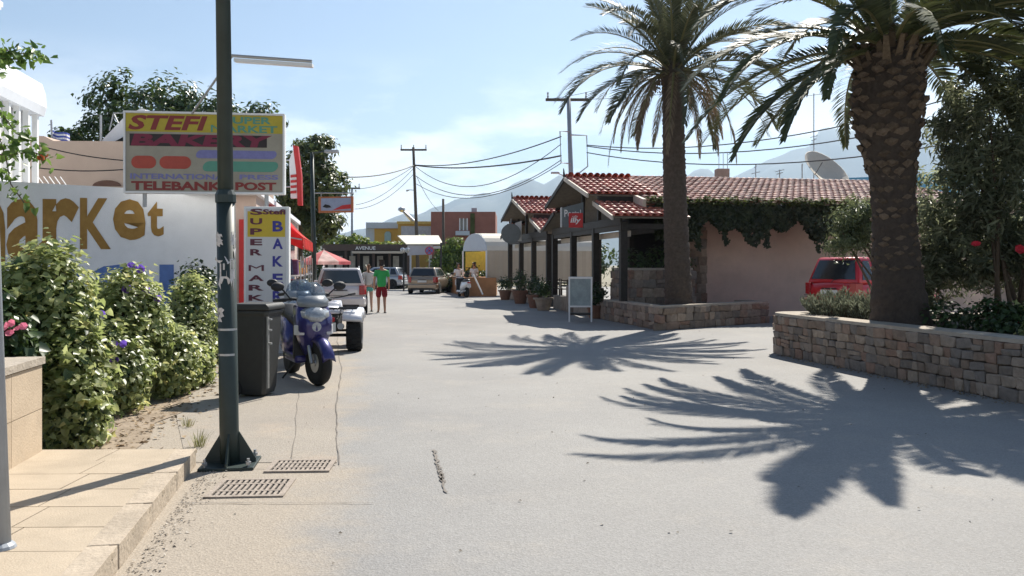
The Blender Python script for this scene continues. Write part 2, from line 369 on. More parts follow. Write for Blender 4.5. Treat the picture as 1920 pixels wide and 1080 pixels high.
# loose grit and dry leaves, nobody could count them
def scatter(name, label, cat, n, region, size, c, c2, z=.006, flat=.3):
    pts = np.array([region() for _ in range(n)]); nr = np.tile([0, 0, 1.], (n, 1)) + rng.normal(size=(n, 3)) * .35
    pts[:, 2] += z
    o = link(bpy.data.objects.new(name, leaves_mesh(name, pts, nr, np.full(n, size), leafmat(name, c, c2, .05, .9, .1), aspect=.7, droop=0)))
    return tag(o, label, cat, kind='stuff')
def reg_hedge():
    t = random.random(); a = Vector((-3.55, 7.0, 0)).lerp(Vector((-5.3, 15.5, 0)), t); return tuple(a + Vector((random.gauss(.15, .25), random.uniform(-.3, .3), 0)))
scatter('leaf_litter', 'dry fallen leaves and twigs at the foot of the hedge', 'leaf litter', 900, reg_hedge, .05, (.20, .13, .07), (.42, .34, .24), .012)
def reg_kerb():
    t = random.random(); a = Vector((-1.85, 3.6, 0)).lerp(Vector((-2.45, 6.9, 0)), t); return tuple(a + Vector((abs(random.gauss(0, .10)), 0, 0)))
scatter('grit', 'loose grit lying along the kerb of the tiled pavement', 'grit', 700, reg_kerb, .018, (.24, .21, .18), (.5, .46, .4))
def reg_road(): return (random.uniform(-3, 6), random.uniform(3.5, 22), 0)
scatter('road_debris', 'small bits of leaf and gravel scattered over the road', 'debris', 260, reg_road, .022, (.10, .08, .06), (.4, .36, .3), .009)
def reg_plant():
    t = random.random(); a = Vector((5.9, 9.7, 0)).lerp(Vector((4.85, 15.0, 0)), t); return tuple(a + Vector((-.05 - abs(random.gauss(0, .12)), 0, 0)))
scatter('leaf_litter', 'dry leaves blown against the foot of the long stone planter', 'leaf litter', 260, reg_plant, .04, (.16, .10, .05), (.36, .28, .18), .01)
# bare earth under the hedge
fc_ = MB().slab([(7.0, 18.2, -.02), (17, 19.5, -.02), (17, 25.5, -.02), (7.6, 24.2, -.02)], (0, 0, .24)).build('forecourt', M_['shoulder']); fc_['kind'] = 'structure'
sheet('soil_strip', [(-3.2, 7.1), (-3.35, 7.9), (-3.6, 8.6), (-3.55, 9.5), (-3.95, 10.4), (-4.1, 11.5), (-4.5, 12.5), (-4.75, 14), (-5.4, 15.8), (-6.6, 15.6), (-5.2, 7.2)], .009, M_['earth'])

# ---- tiled pavement
M_['tile'] = mat('paving_tile', (.43, .355, .265), .75, .10, 3, .25, 90, objrand=.04, dirt=.35)
M_['kerb'] = mat('kerb_stone', (.42, .35, .27), .8, .14, 5, .5, 30, objrand=.05, dirt=.5)
M_['mortar'] = mat('mortar', (.24, .20, .16), .95, .1, 20)
PZ = .12
K0, K1 = Vector((-2.53, 6.83, 0)), Vector((-1.62, 2.2, 0))          # the kerb line
kd = (K1 - K0).normalized(); kn = Vector((kd.y, -kd.x, 0)); kn = kn if kn.x < 0 else -kn
pav = MB().slab([K0 + ZD * -.02, K1 + ZD * -.02, K1 + kn * 4 + ZD * -.02, Vector((-5.4, 6.83, -.02))], (0, 0, PZ + .012)).build('pavement', M_['mortar']); pav['kind'] = 'structure'
tm = MB().box((0, 0, 0), (1, 1, 1)).mesh('paving_tile', M_['tile'])
row = .415; i = 0; L = (K1 - K0).length
while i * row < L - .1:
    wk = MB()
    for j in range(9):
        xoff = .02 + j * .62 + (.31 if i % 2 else 0) * 0
        c = K0 + kd * (i + .5) * row
        # courses lie across the pavement, square to the view
        a = Vector((-1, -.02, 0)); ctr = c + a * (xoff + .31) + Vector((0, 0, PZ - .006 + random.uniform(0, .003)))
        if ctr.x < -5.2: continue
        o = inst('tile', tm, pav, Matrix.Translation(ctr) @ Matrix.Rotation(math.atan2(-.02, -1) + random.uniform(-.004, .004), 4, 'Z') @ Matrix.Diagonal((.612, row * abs(kd.y) - .008, .03, 1)))
    i += 1
km = MB().box((0, 0, 0), (1, 1, 1)).build('kerb_stone', M_['kerb'], pav, bevel=.0)
bpy.data.objects.remove(km)
kmm = MB(); kmm.box((0, 0, 0), (.97, 1, 1)); kmm = kmm.mesh('kerb_stone', M_['kerb'])
nk = int(L / .8) + 1
for i in range(nk):
    ctr = K0 + kd * (i + .5) * .8 + kn * .075 + Vector((0, 0, PZ / 2))
    o = inst('kerb_stone', kmm, pav, Matrix.Translation(ctr) @ Matrix.Rotation(math.atan2(kd.y, kd.x), 4, 'Z') @ Matrix.Diagonal((.8, .15 + random.uniform(0, .012), PZ + .028 + random.uniform(0, .004), 1)))
    m = o.modifiers.new('b', 'BEVEL'); m.width = .012; m.segments = 2
# ---- distant mountains and hills
M_['mount'] = mat('mountain_scrub', (.035, .05, .035), .95, scale=.004, c2=(.09, .095, .07), detail=10)
PROF = [(-1500, 430), (-600, 425), (0, 440), (300, 455), (560, 455), (620, 440), (690, 425), (740, 408), (790, 398), (840, 378), (890, 364), (940, 358), (985, 350), (1015, 356), (1050, 350), (1110, 354), (1180, 362), (1230, 350), (1270, 334), (1300, 324), (1325, 322), (1350, 334), (1378, 330), (1420, 308), (1470, 286), (1540, 264), (1620, 268), (1700, 246), (1800, 240), (1920, 236), (2200, 270), (2700, 330), (3600, 420)]
def mountains(name, prof, D0, depth, seed):
    rs = np.random.default_rng(seed); px = np.array([p[0] for p in prof], float); hh = np.array([(HZ - p[1]) / FPX for p in prof], float)
    xs = np.arange(prof[0][0], prof[-1][0] + 1, 14.0); nr = 26
    ph = rs.uniform(0, 6.28, 12); b = MB(); vs = []
    top = np.interp(xs, px, hh)
    for j in range(nr):
        t = j / (nr - 1)                       # 0 foot .. ridge at .6 .. back
        for x, h in zip(xs, top):
            D = D0 + depth * t; g = math.sin(min(1, t / .6) * math.pi / 2) ** 1.25 if t <= .6 else math.cos((t - .6) / .4 * math.pi / 2) ** .8
            rid = sum(math.sin(x * .011 * (k + 1) + ph[k] + t * (3 + k)) / (k + 1) for k in range(7)) * .11
            z = h * (D0 + depth * .6) * max(0, g * (1 + rid * (1 - abs(t / .6 - 1)) * (1 if t < .6 else .3) * (0 if abs(t - .6) < .02 else 1)))
            z += 6 * math.sin(x * .13 + ph[3]) * g + 4 * math.sin(x * .31 + ph[5]) * g
            vs.append(((x - 960) / FPX * D, D, z - 5))
    n = len(xs); fs = [(j * n + i, j * n + i + 1, (j + 1) * n + i + 1, (j + 1) * n + i) for j in range(nr - 1) for i in range(n - 1)]
    b.v = vs; b.f = fs
    o = b.build(name, M_['mount'], None, smooth=True); o['kind'] = 'structure'; return o
mountains('mountain', PROF, 4200, 3000, 3)
# ================================================================== STONE PLANTERS
M_['stone'] = huemat('rubble_stone', [(.23, .18, .14), (.28, .20, .15), (.18, .15, .125), (.30, .24, .19), (.26, .17, .125), (.21, .18, .155), (.33, .26, .20), (.22, .165, .125), (.26, .215, .175)])
M_['cap'] = mat('planter_coping', (.38, .33, .27), .9, .15, 5, .5, 35, dirt=.4)
M_['soil'] = mat('planter_soil', (.10, .075, .05), .95, .3, 12, .8, 30)
def rough_stone(seed):
    rs = random.Random(seed); bm = bmesh.new(); bmesh.ops.create_cube(bm, size=1)
    for v in bm.verts: v.co += Vector((rs.uniform(-.10, .10), rs.uniform(-.2, .2), rs.uniform(-.10, .10)))
    bmesh.ops.bevel(bm, geom=bm.edges[:], offset=.09, segments=1, affect='EDGES')
    me = bpy.data.meshes.new('stone'); bm.to_mesh(me); bm.free(); me.materials.append(M_['stone']); return me
STONES = [rough_stone(s) for s in range(7)]
def resample(path, closed=False):
    pts = [Vector((p[0], p[1], 0)) for p in path]; s = [0]
    for a, b in zip(pts, pts[1:]): s.append(s[-1] + (b - a).length)
    def at(d):
        for i in range(len(pts) - 1):
            if d <= s[i + 1] or i == len(pts) - 2:
                t = (pts[i + 1] - pts[i]).normalized(); return pts[i] + t * (d - s[i]), t
    return at, s[-1]
def stone_wall(parent, path, z0, z1, rows, alen, maxn=290, side=1, depth=.1):
    at, L = resample(path); hs = [random.uniform(.8, 1.25) for _ in range(rows)]; k = (z1 - z0) / sum(hs); z = z0; n = 0
    for h in hs:
        hh = h * k; d = random.uniform(-.15, 0)
        while d < L and n < maxn:
            w = alen * random.uniform(.55, 1.55); w = min(w, L - d + .02)
            if w < .05: break
            p, t = at(max(0.02, d + w / 2)); split = w > .8 * alen and random.random() < .08
            for q in range(2 if split else 1):
                fr = (.4 + .2 * random.random()) if split else 1; zz = z + (hh * .25 if q == 0 and split else hh * .75 if split else hh / 2)
                inst('stone', random.choice(STONES), parent, Matrix.Translation((p.x, p.y, zz)) @ Matrix.Rotation(math.atan2(t.y, t.x) + random.uniform(-.03, .03), 4, 'Z') @ Matrix.Rotation(random.uniform(-.09, .09), 4, 'Y')
                     @ Matrix.Diagonal((w - .005, depth * random.uniform(.9, 1.3), (hh / (2 if split else 1)) - .004, 1))); n += 1
            d += w
        z += hh
def offset_path(path, d):
    out = []
    for i, p in enumerate(path):
        a = Vector(path[max(0, i - 1)]); b = Vector(path[min(len(path) - 1, i + 1)]); t = (b - a).normalized(); out.append((p[0] + t.y * d, p[1] - t.x * d))
    return out
def ribbon(mb, path, d0, d1, z0, z1):
    A = offset_path(path, d0); B = offset_path(path, d1)
    for i in range(len(path) - 1):
        v = [(A[i][0], A[i][1], z0), (A[i + 1][0], A[i + 1][1], z0), (B[i + 1][0], B[i + 1][1], z0), (B[i][0], B[i][1], z0)]
        mb.slab(v, (0, 0, z1 - z0))
def planter(name, label, path, ztop, soil_poly, rows, alen, thick=.36, spath=None):
    p = thing(name, label, 'planter', (path[0][0], path[0][1], 0)); o = Vector((path[0][0], path[0][1]))
    loc = [tuple(Vector((a[0], a[1])) - o) for a in path]
    mb = MB(); ribbon(mb, loc, .03, thick, -.02, ztop - .05); mb.build('core', M_['mortar'], p)
    mb = MB(); ribbon(mb, loc, -.045, thick + .03, ztop - .05, ztop); mb.build('coping', M_['cap'], p)
    stone_wall(p, [tuple(Vector((a[0], a[1])) - o) for a in (spath or path)], .0, ztop - .05, rows, alen)
    MB().quad(*[(a[0] - o.x, a[1] - o.y, ztop - .10) for a in soil_poly]).build('soil', M_['soil'], p)
    return p
# right planter: a long wall along the road with a rounded far end
arc = [(5.32 + .52 * math.cos(a), 15.35 + .52 * math.sin(a)) for a in [R(x) for x in (180, 160, 140, 120, 100, 85)]]
wp = [(6.75, 5.6), (6.25, 8.2), (5.85, 10.2), (5.4, 12.3), (5.05, 14.0)]
path2 = wp + [(4.87, 14.9)] + arc[0:] + [(6.6, 15.75), (9.5, 15.1)]
PL2 = planter('stone_planter', 'long stone planter along the road at right with the thick palm', path2, .74, path2 + [(12, 14.5), (12, 5.6)], 5, .195, spath=path2[1:-1])
path1 = [(6.75, 24.6), (7.05, 23.65), (3.62, 20.9), (2.72, 25.0)]
PL1 = planter('stone_planter', 'low wedge shaped stone planter around the slender palm by the cafe', path1, .60, path1, 3, .3)

# ================================================================== PALMS
M_['frond'] = leafmat('palm_leaflet', (.040, .055, .02), (.09, .105, .04), .22, .5, .35)
M_['rachis'] = mat('palm_rachis', (.16, .15, .06), .5, .2, 10)
M_['frond_grey'] = leafmat('date_palm_leaflet', (.05, .062, .032), (.11, .115, .065), .2, .5, .3)
M_['dead'] = leafmat('dead_palm_leaflet', (.12, .09, .06), (.24, .19, .13), .2, .8, .2)
M_['ptrunk'] = mat('palm_trunk', (.06, .045, .035), .95, .3, 14, .8, 30)
M_['boot'] = mat('palm_leaf_base', (.085, .062, .045), .9, .3, 20, .6, 40, c2=(.17, .13, .095), objrand=.3, spec=.15)
def frond_mesh(name, L, e0, bend, nl, ll, m, width=.03, power=1.3, lift=.35, seed=0, hang=.0, twist=0.):
    rs = random.Random(seed); n = 18; pts = []; tan = []; p = Vector((0, 0, 0)); 
    for i in range(n + 1):
        t = i / n; a = e0 - bend * t ** power; d = Vector((math.cos(a), 0, math.sin(a))); pts.append(p.copy()); tan.append(d); p = p + d * (L / n)
    mb = MB(); mb.tube([pts[i] for i in range(0, n + 1, 2)], [.034 * (1 - i / n) + .006 for i in range(0, n + 1, 2)], 5, flat=.6)
    nb = len(mb.f)
    for k in range(nl):
        t = .10 + .9 * (k + rs.uniform(-.3, .3)) / nl; t = min(max(t, .05), .999)
        i = min(int(t * n), n - 1); q = pts[i].lerp(pts[i + 1], t * n - i); d = tan[i]; up = Vector((-d.z, 0, d.x))
        l = ll * (.35 + .65 * math.sin(min(1, (t - .05) / .55) * math.pi / 2)) * (1 if t < .7 else 1 - .65 * ((t - .7) / .3)) * rs.uniform(.85, 1.1)
        ang = R(68) * (1 - t) + R(22) * t
        for s in (-1, 1):
            if rs.random() < .03: continue
            dr = (d * math.cos(ang + rs.uniform(-.1, .1)) + Vector((0, s, 0)) * math.sin(ang) + up * (lift + rs.uniform(-.12, .12))).normalized()
            dr = (dr + Vector((0, 0, -hang))).normalized()
            w = dr.cross(up).normalized() * width * .5 * (1 + .2 * rs.uniform(-1, 1)); w = w + up * width * .2
            mid = q + dr * l * .45; tip = q + dr * l + Vector((0, 0, -.10 * l - hang * l * .3))
            mb.add([q - w * .4, q + w * .4, mid + w, tip, mid - w], [(0, 1, 2, 4), (4, 2, 3)])
    me = bpy.data.meshes.new(name); me.from_pydata(mb.v, [], mb.f); me.materials.append(m); me.materials.append(M_['rachis'])
    idx = [1] * nb + [0] * (len(mb.f) - nb); me.polygons.foreach_set('material_index', idx); me.update(); return me
def palm_trunk(parent, prof, m, n=26, ring=0, ringh=.1):
    mb = MB(); rings = []
    rows = []
    for (z0, r0, x0), (z1, r1, x1) in zip(prof, prof[1:]):
        k = max(2, int((z1 - z0) / .045))
        for i in range(k):
            t = i / k; rows.append((z0 + (z1 - z0) * t, r0 + (r1 - r0) * t, x0 + (x1 - x0) * t))
    rows.append(prof[-1])
    for z, r, x in rows:
        w = 1 + ring * (abs(((z / ringh) % 1) - .5) * 2 - .5) + .02 * math.sin(z * 17)
        rings.append([(x + r * w * math.cos(2 * math.pi * k / n) * (1 + .03 * math.sin(k * 5 + z * 31)), r * w * math.sin(2 * math.pi * k / n) * (1 + .03 * math.cos(k * 3 + z * 23)), z) for k in range(n)])
    mb.loft(rings); return mb.build('trunk', m, parent, smooth=True)
# --- thick palm with pineapple trunk
PX, PYd = 6.0, 13.25
palm1 = thing('palm_tree', 'thick palm with scaly bulging trunk growing in the long stone planter', 'palm tree', (PX, PYd, .62))
ox = lambda px: (px - 960) / FPX * PYd - PX
prof1 = [(0, .47, ox(1688)), (.12, .44, ox(1688)), (.9, .36, ox(1682)), (1.75, .315, ox(1676)), (2.35, .33, ox(1673)), (2.75, .40, ox(1668)), (3.15, .48, ox(1665)), (3.6, .53, ox(1664)), (3.95, .50, ox(1667)), (4.4, .42, ox(1667)), (4.65, .28, ox(1667))]
palm_trunk(palm1, prof1, M_['ptrunk'], 28, .03, .11)
def pr(prof, z):
    for a, b in zip(prof, prof[1:]):
        if z <= b[0]: t = (z - a[0]) / (b[0] - a[0]); return a[1] + (b[1] - a[1]) * t, a[2] + (b[2] - a[2]) * t, (b[1] - a[1]) / (b[0] - a[0])
def boot_mesh(seed):
    rs = random.Random(seed); j = lambda: rs.uniform(-.06, .06)
    # a cut leaf base: a wide wedge, its cut face turned up and out
    vs = [(-.5 + j(), 0, -.1), (.5 + j(), 0, -.1), (0, 0, -.62 + j()), (-.42 + j(), .75 + j(), .22), (.42 + j(), .75 + j(), .22), (j(), .52, -.3), (j() * .5, .62 + j(), .5), (0, 0, .62)]
    fs = [(0, 2, 5, 3), (2, 1, 4, 5), (3, 5, 4, 6), (0, 3, 6, 7), (1, 7, 6, 4), (0, 7, 1, 2)]
    mb = MB(); mb.add(vs, fs); return mb.mesh('leaf_base', M_['boot'])
BOOTS = [boot_mesh(s) for s in range(5)]
rows = 25
for i in range(rows):
    z = .95 + 3.5 * (i / rows) ** .95
    r, x, sl = pr(prof1, z); n = 12 if i < 8 else 12
    for k in range(n):
        a = 2 * math.pi * (k + .5 * (i % 2)) / n + random.uniform(-.11, .11)
        M = Matrix.Translation((x + (r - .012) * math.cos(a), (r - .012) * math.sin(a), z + random.uniform(-.045, .045))) @ Matrix.Rotation(a - math.pi / 2, 4, 'Z') @ Matrix.Rotation(random.uniform(-.1, .1) + sl * .5, 4, 'X')
        w = 2 * math.pi * r / n; big = 1 if z > 2.3 else .55
        if random.random() < .10: continue
        inst('leaf_base', random.choice(BOOTS), palm1, M @ Matrix.Rotation(random.uniform(-.18, .18), 4, 'Y') @ Matrix.Diagonal((w * random.uniform(.72, .98), (.08 if z > 2.3 else .04) * random.uniform(.5, 1.4), .125 * (1 if z > 2.3 else .75) * random.uniform(.75, 1.1), 1)))
F1 = [frond_mesh('frond', L, R(e), R(b), 104, .42, M_['frond'], .046, pw, .28, seed=s) for s, (L, e, b, pw) in enumerate([(2.7, 72, 66, 1.4), (3.1, 52, 84, 1.3), (3.5, 36, 86, 1.3), (3.6, 21, 80, 1.25), (3.4, 5, 66, 1.15), (3.1, -8, 60, 1.1)])]
def crown(parent, x, z, plan, meshes, r0, rnd):
    for lay, n, ph in plan:
        for k in range(n):
            a = ph + 2 * math.pi * k / n + rnd.uniform(-.16, .16)
            M = Matrix.Translation((x + r0 * math.cos(a), r0 * math.sin(a), z - lay * .07)) @ Matrix.Rotation(a, 4, 'Z') @ Matrix.Rotation(rnd.uniform(-.12, .12), 4, 'Y') @ Matrix.Rotation(rnd.uniform(-.25, .25), 4, 'X') @ Matrix.Scale(rnd.uniform(.88, 1.08), 4)
            inst('frond', meshes[lay], parent, M)
rnd = random.Random(5)
crown(palm1, ox(1667), 4.52, [(0, 3, .2), (1, 6, .1), (2, 9, .5), (3, 12, .28)], F1, .18, rnd)
for a_px, lay, sc_, tw in ((172, 4, 1.05, 0.1), (186, 5, 1.0, -.1), (203, 5, .92, .15), (150, 4, 1, .1), (120, 4, .9, .1), (-8, 4, 1.0, 0), (-24, 4, 1., 0), (20, 4, 1, .1), (60, 4, .9, 0), (225, 4, .9, .2), (-50, 4, .85, -.2), (282, 3, 1.12, .1), (304, 3, 1.12, -.1), (330, 3, 1.05, .1)):   # lower fronds that droop beside the trunk
    inst('frond', F1[lay], palm1, Matrix.Translation((ox(1667), 0, 4.32)) @ Matrix.Rotation(R(a_px), 4, 'Z') @ Matrix.Rotation(tw, 4, 'X') @ Matrix.Scale(sc_, 4))
sm_ = MB().loft([[(-.06, 0, -.02), (.06, 0, -.02), (.045, 0, .03), (-.045, 0, .03)], [(-.035, .38, .10), (.035, .38, .10), (.028, .38, .13), (-.028, .38, .13)]]).mesh('petiole_stub', mat('petiole_stub', (.13, .095, .06), .9, .3, 20, .4, 40, objrand=.3))
for k in range(46):
    a = k * 2.4; z = 3.95 + .011 * k; r, x, sl = pr(prof1, min(z, 4.6))
    inst('petiole_stub', sm_, palm1, Matrix.Translation((x + (r - .03) * math.cos(a), (r - .03) * math.sin(a), z)) @ Matrix.Rotation(a - math.pi / 2, 4, 'Z') @ Matrix.Rotation(R(38) + random.uniform(-.2, .35), 4, 'X') @ Matrix.Scale(random.uniform(.6, 1.25), 4))
fb_ = MB()
for _ in range(260):
    a = random.uniform(0, 6.28); z = random.uniform(3.8, 4.55); r, x, sl = pr(prof1, z); q0 = Vector((x + (r + .02) * math.cos(a), (r + .02) * math.sin(a), z)); d = Vector((math.cos(a) * .5 + random.gauss(0, .3), math.sin(a) * .5 + random.gauss(0, .3), random.gauss(-.2, .6))) * random.uniform(.08, .25); w_ = Vector((0, 0, .006))
    fb_.add([q0 - w_, q0 + w_, q0 + d], [(0, 1, 2)])
fb_.build('fibre', mat('palm_fibre', (.16, .11, .07), .95), palm1)['kind'] = 'stuff'
# --- slender date palm with a skirt of hanging dead fronds
Z2 = 22.4
palm2 = thing('palm_tree', 'slender date palm with hanging dry fronds in the wedge planter by the cafe', 'palm tree', ((1272 - 960) / FPX * Z2, Z2, .48))
prof2 = [(0, .40, 0), (.25, .365, 0), (1.2, .335, -.03), (2.6, .31, -.08), (4.2, .29, -.12), (5.6, .28, -.14), (6.1, .33, -.14), (6.5, .25, -.14)]
palm_trunk(palm2, prof2, mat('date_palm_trunk', (.085, .065, .05), .95, .3, 12, .9, 25), 20, .09, .105)
F2 = [frond_mesh('frond', L, R(e), R(b), 84, .46, M_['frond_grey'], .030, pw, .38, seed=20 + s, hang=.06) for s, (L, e, b, pw) in enumerate([(3.0, 80, 45, 1.5), (3.2, 62, 62, 1.4), (3.3, 42, 80, 1.3), (3.2, 22, 90, 1.25), (3.0, 4, 80, 1.1)])]
rnd = random.Random(9)
crown(palm2, -.14, 6.35, [(0, 10, .2), (1, 12, .1), (2, 13, .5), (3, 12, .28), (4, 8, .9)], F2, .14, rnd)
FD = [frond_mesh('frond', L, R(e), R(b), 44, .30, M_['dead'], .026, .45, .25, seed=40 + s, hang=.5) for s, (L, e, b) in enumerate([(2.7, 20, 108), (2.9, 5, 95), (2.4, -10, 78)])]
for k, a in enumerate((150, 165, 176, 190, 205, 222, 240, 265, 300, 325, 345, 2, 20, 50, 100)):
    inst('dry_frond', FD[k % 3], palm2, Matrix.Translation((-.14 + .2 * math.cos(R(a)), .2 * math.sin(R(a)), 6.1)) @ Matrix.Rotation(R(a + rnd.uniform(-6, 6)), 4, 'Z') @ Matrix.Rotation(rnd.uniform(-.15, .15), 4, 'X') @ Matrix.Scale(rnd.uniform(.75, 1.05), 4))
M_['fruit'] = mat('date_stalk', (.16, .10, .04), .8, .3, 20)
for a, l in ((20, .9), (200, .6)):
    mb = MB(); d = Vector((math.cos(R(a)), math.sin(R(a)), 0)); mb.tube([d * .2 + ZD * 6.2, d * .6 + ZD * 6.25, d * l + ZD * 5.9], .02, 5)
    for _ in range(45):
        q = d * l + Vector((random.gauss(0, .09), random.gauss(0, .09), 5.85 + random.gauss(0, .13))); mb.lathe([(.006, -.025), (.022, 0), (.006, .025)], 5, q)
    mb.build('fruit_cluster', M_['fruit'], palm2)['kind'] = 'stuff'

# ================================================================== HEDGE OF FLOWERING VINE (left)
M_['vine'] = leafmat('morning_glory_leaf', (.15, .20, .06), (.34, .38, .17), .5, .38, .6, c3=(.5, .47, .18))
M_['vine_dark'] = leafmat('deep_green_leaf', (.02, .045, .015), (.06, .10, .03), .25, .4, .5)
M_['stem'] = mat('woody_stem', (.11, .08, .055), .9, .3, 20, .5)
M_['petal'] = leafmat('purple_petal', (.16, .07, .45), (.26, .12, .6), .4, .6, .2)
M_['petal_red'] = leafmat('red_petal', (.5, .02, .03), (.65, .05, .06), .35, .6, .2)
def flowers(parent, pts, m, r=.04, name='flower'):
    fm = MB()
    for k in range(6):
        a, b = 2 * math.pi * k / 6, 2 * math.pi * (k + 1) / 6
        fm.add([(0, 0, -.5), (math.cos(a), math.sin(a), .25), (math.cos((a + b) / 2) * 1.12, math.sin((a + b) / 2) * 1.12, .2), (math.cos(b), math.sin(b), .25)], [(0, 1, 2, 3)])
    me = fm.mesh(name, m)
    for p in pts:
        inst(name, me, parent, Matrix.Translation(p) @ Euler((R(60) + random.uniform(-.5, .5), random.uniform(-.4, .4), random.uniform(-1.2, .6))).to_matrix().to_4x4() @ Matrix.Scale(r * random.uniform(.8, 1.2), 4))
def bush(name, label, cat, base, blobs, n, size, m, core=None, stems=5, fl=None, fm=None, fr=.04, heart=True, group=None, jit=.05, aspect=.9, shell=.82, up=.8, tilt=.4):
    t = thing(name, label, cat, base, group=group); B = Vector(base)
    bl = [(tuple(Vector(c) - B), r) for c, r in blobs]
    leafobj('foliage', t, mound(bl, n, jit, shell, up), size, m, aspect=aspect, heart=heart, droop=tilt)
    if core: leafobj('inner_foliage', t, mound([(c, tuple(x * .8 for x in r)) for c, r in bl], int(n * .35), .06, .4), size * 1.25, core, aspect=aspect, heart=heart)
    mb = MB()
    for k in range(stems):
        c, r = bl[k % len(bl)]; x0 = Vector((c[0] + random.uniform(-.3, .3) * r[0], c[1] + random.uniform(-.3, .3) * r[1], 0)); tip = Vector(c) + Vector((random.uniform(-.6, .6) * r[0], random.uniform(-.6, .6) * r[1], random.uniform(.1, .6) * r[2]))
        mb.tube([x0, x0.lerp(tip, .5) + Vector((random.uniform(-.08, .08), random.uniform(-.08, .08), 0)), tip], [.022, .015, .007], 5)
    mb.build('stems', M_['stem'], t)['kind'] = 'stuff'
    if fl: flowers(t, [Vector(p) - B for p in fl], fm, fr)
    return t
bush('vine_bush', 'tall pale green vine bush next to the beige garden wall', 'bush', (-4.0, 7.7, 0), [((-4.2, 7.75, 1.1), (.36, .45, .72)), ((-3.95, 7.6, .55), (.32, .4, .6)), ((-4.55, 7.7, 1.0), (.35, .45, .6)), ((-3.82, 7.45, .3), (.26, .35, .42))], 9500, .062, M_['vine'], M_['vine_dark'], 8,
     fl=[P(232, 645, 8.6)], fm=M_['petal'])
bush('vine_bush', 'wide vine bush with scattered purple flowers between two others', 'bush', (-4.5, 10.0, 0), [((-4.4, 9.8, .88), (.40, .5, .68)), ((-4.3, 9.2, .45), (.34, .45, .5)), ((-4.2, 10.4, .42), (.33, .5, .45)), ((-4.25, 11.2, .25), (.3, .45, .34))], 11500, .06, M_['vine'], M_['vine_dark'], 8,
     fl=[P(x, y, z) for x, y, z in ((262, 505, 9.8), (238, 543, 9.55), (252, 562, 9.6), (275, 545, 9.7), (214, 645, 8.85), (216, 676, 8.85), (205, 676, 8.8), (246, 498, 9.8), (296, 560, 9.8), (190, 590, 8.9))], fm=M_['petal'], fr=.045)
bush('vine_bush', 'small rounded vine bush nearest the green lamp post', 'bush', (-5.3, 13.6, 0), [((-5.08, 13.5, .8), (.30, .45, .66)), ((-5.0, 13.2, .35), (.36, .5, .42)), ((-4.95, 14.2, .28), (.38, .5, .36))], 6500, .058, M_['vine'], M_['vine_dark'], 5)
bush('shrub', 'dark green round shrub against the white market wall', 'shrub', (-5.75, 15.4, 0), [((-5.72, 15.5, 1.25), (.34, .4, .42)), ((-5.75, 15.5, .6), (.35, .4, .6))], 1700, .07, M_['vine_dark'], M_['vine_dark'], 4, heart=False)
bush('flowering_plant', 'small plant with pink flowers behind the beige garden wall', 'plant', (-4.35, 6.95, .0), [((-4.3, 6.95, .85), (.4, .25, .45))], 800, .08, M_['vine_dark'], M_['vine_dark'], 3, fl=[P(x, y, 6.8) for x, y in ((12, 612), (22, 606), (33, 616), (18, 625), (44, 612))], fm=leafmat('pink_petal', (.6, .12, .2), (.7, .25, .3), .3, .6, .2), fr=.03)
# weeds by the kerb corner
def grass_tuft(name, label, base, n, h):
    b = MB()
    for _ in range(n):
        a = random.uniform(0, 6.28); d = Vector((math.cos(a), math.sin(a), 0)); p = d * random.uniform(0, .07); w = Vector((-d.y, d.x, 0)) * .004; l = h * random.uniform(.5, 1.1)
        b.add([p - w, p + w, p + d * l * .25 + ZD * l * .6 + w * .7, p + d * l * .6 + ZD * l, p + d * l * .25 + ZD * l * .6 - w * .7], [(0, 1, 2, 4), (4, 2, 3)])
    o = b.build(name, leafmat(name, (.18, .2, .07), (.38, .36, .2), .3, .7, .2), None, loc=base); return tag(o, label, 'grass', kind='stuff')
grass_tuft('weeds', 'pale weeds growing beside the pavement corner', G(372, 838), 45, .15)
grass_tuft('weeds', 'thin dry weeds behind the kerb by the lamp post', G(352, 800), 30, .10)
grass_tuft('weeds', 'low weeds at the foot of the small vine bush', G(395, 690), 60, .16)

# ---- planter shrubs at right
M_['lav'] = leafmat('lavender_leaf', (.13, .15, .10), (.26, .28, .2), .25, .7, .3)
def spiky(name, label, cat, base, n, r, h, m, sz=.022, leafn=26, group=None):
    t = thing(name, label, cat, base, group=group); P_, N_ = [], []; mb = MB()
    for i in range(n):
        a = random.uniform(0, 6.28); d = math.sqrt(random.random()); x, y = r[0] * d * math.cos(a), r[1] * d * math.sin(a); ln = h * (1 - .45 * d) * random.uniform(.75, 1.1)
        tip = Vector((x * 1.35, y * 1.35, ln)); b0 = Vector((x * .7, y * .7, 0)); mb.tube([b0, tip], [.006, .003], 3, cap=False)
        for k in range(leafn):
            q = b0.lerp(tip, .25 + .75 * k / leafn); P_.append(q); e = random.uniform(0, 6.28); N_.append((math.cos(e), math.sin(e), random.uniform(-.4, .4)))
    mb.build('stems', M_['stem'], t)
    me = leaves_mesh('foliage', np.array(P_), np.array(N_), np.full(len(P_), .075), m, aspect=.2, droop=-1.6); link(bpy.data.objects.new('foliage', me), t); return t
spiky('lavender', 'pale grey lavender bush on the rounded corner of the stone planter', 'plant', (5.62, 14.8, .64), 190, (.46, .42), .58, M_['lav'])
spiky('lavender', 'grey lavender bush beside the thick palm trunk', 'plant', (6.02, 14.35, .64), 110, (.34, .34), .56, M_['lav'])
M_['ole'] = leafmat('oleander_leaf', (.085, .11, .06), (.24, .26, .16), .5, .38, .6)
M_['ole_l'] = leafmat('oleander_leaf_light', (.06, .085, .035), (.17, .2, .10), .35, .4, .5)
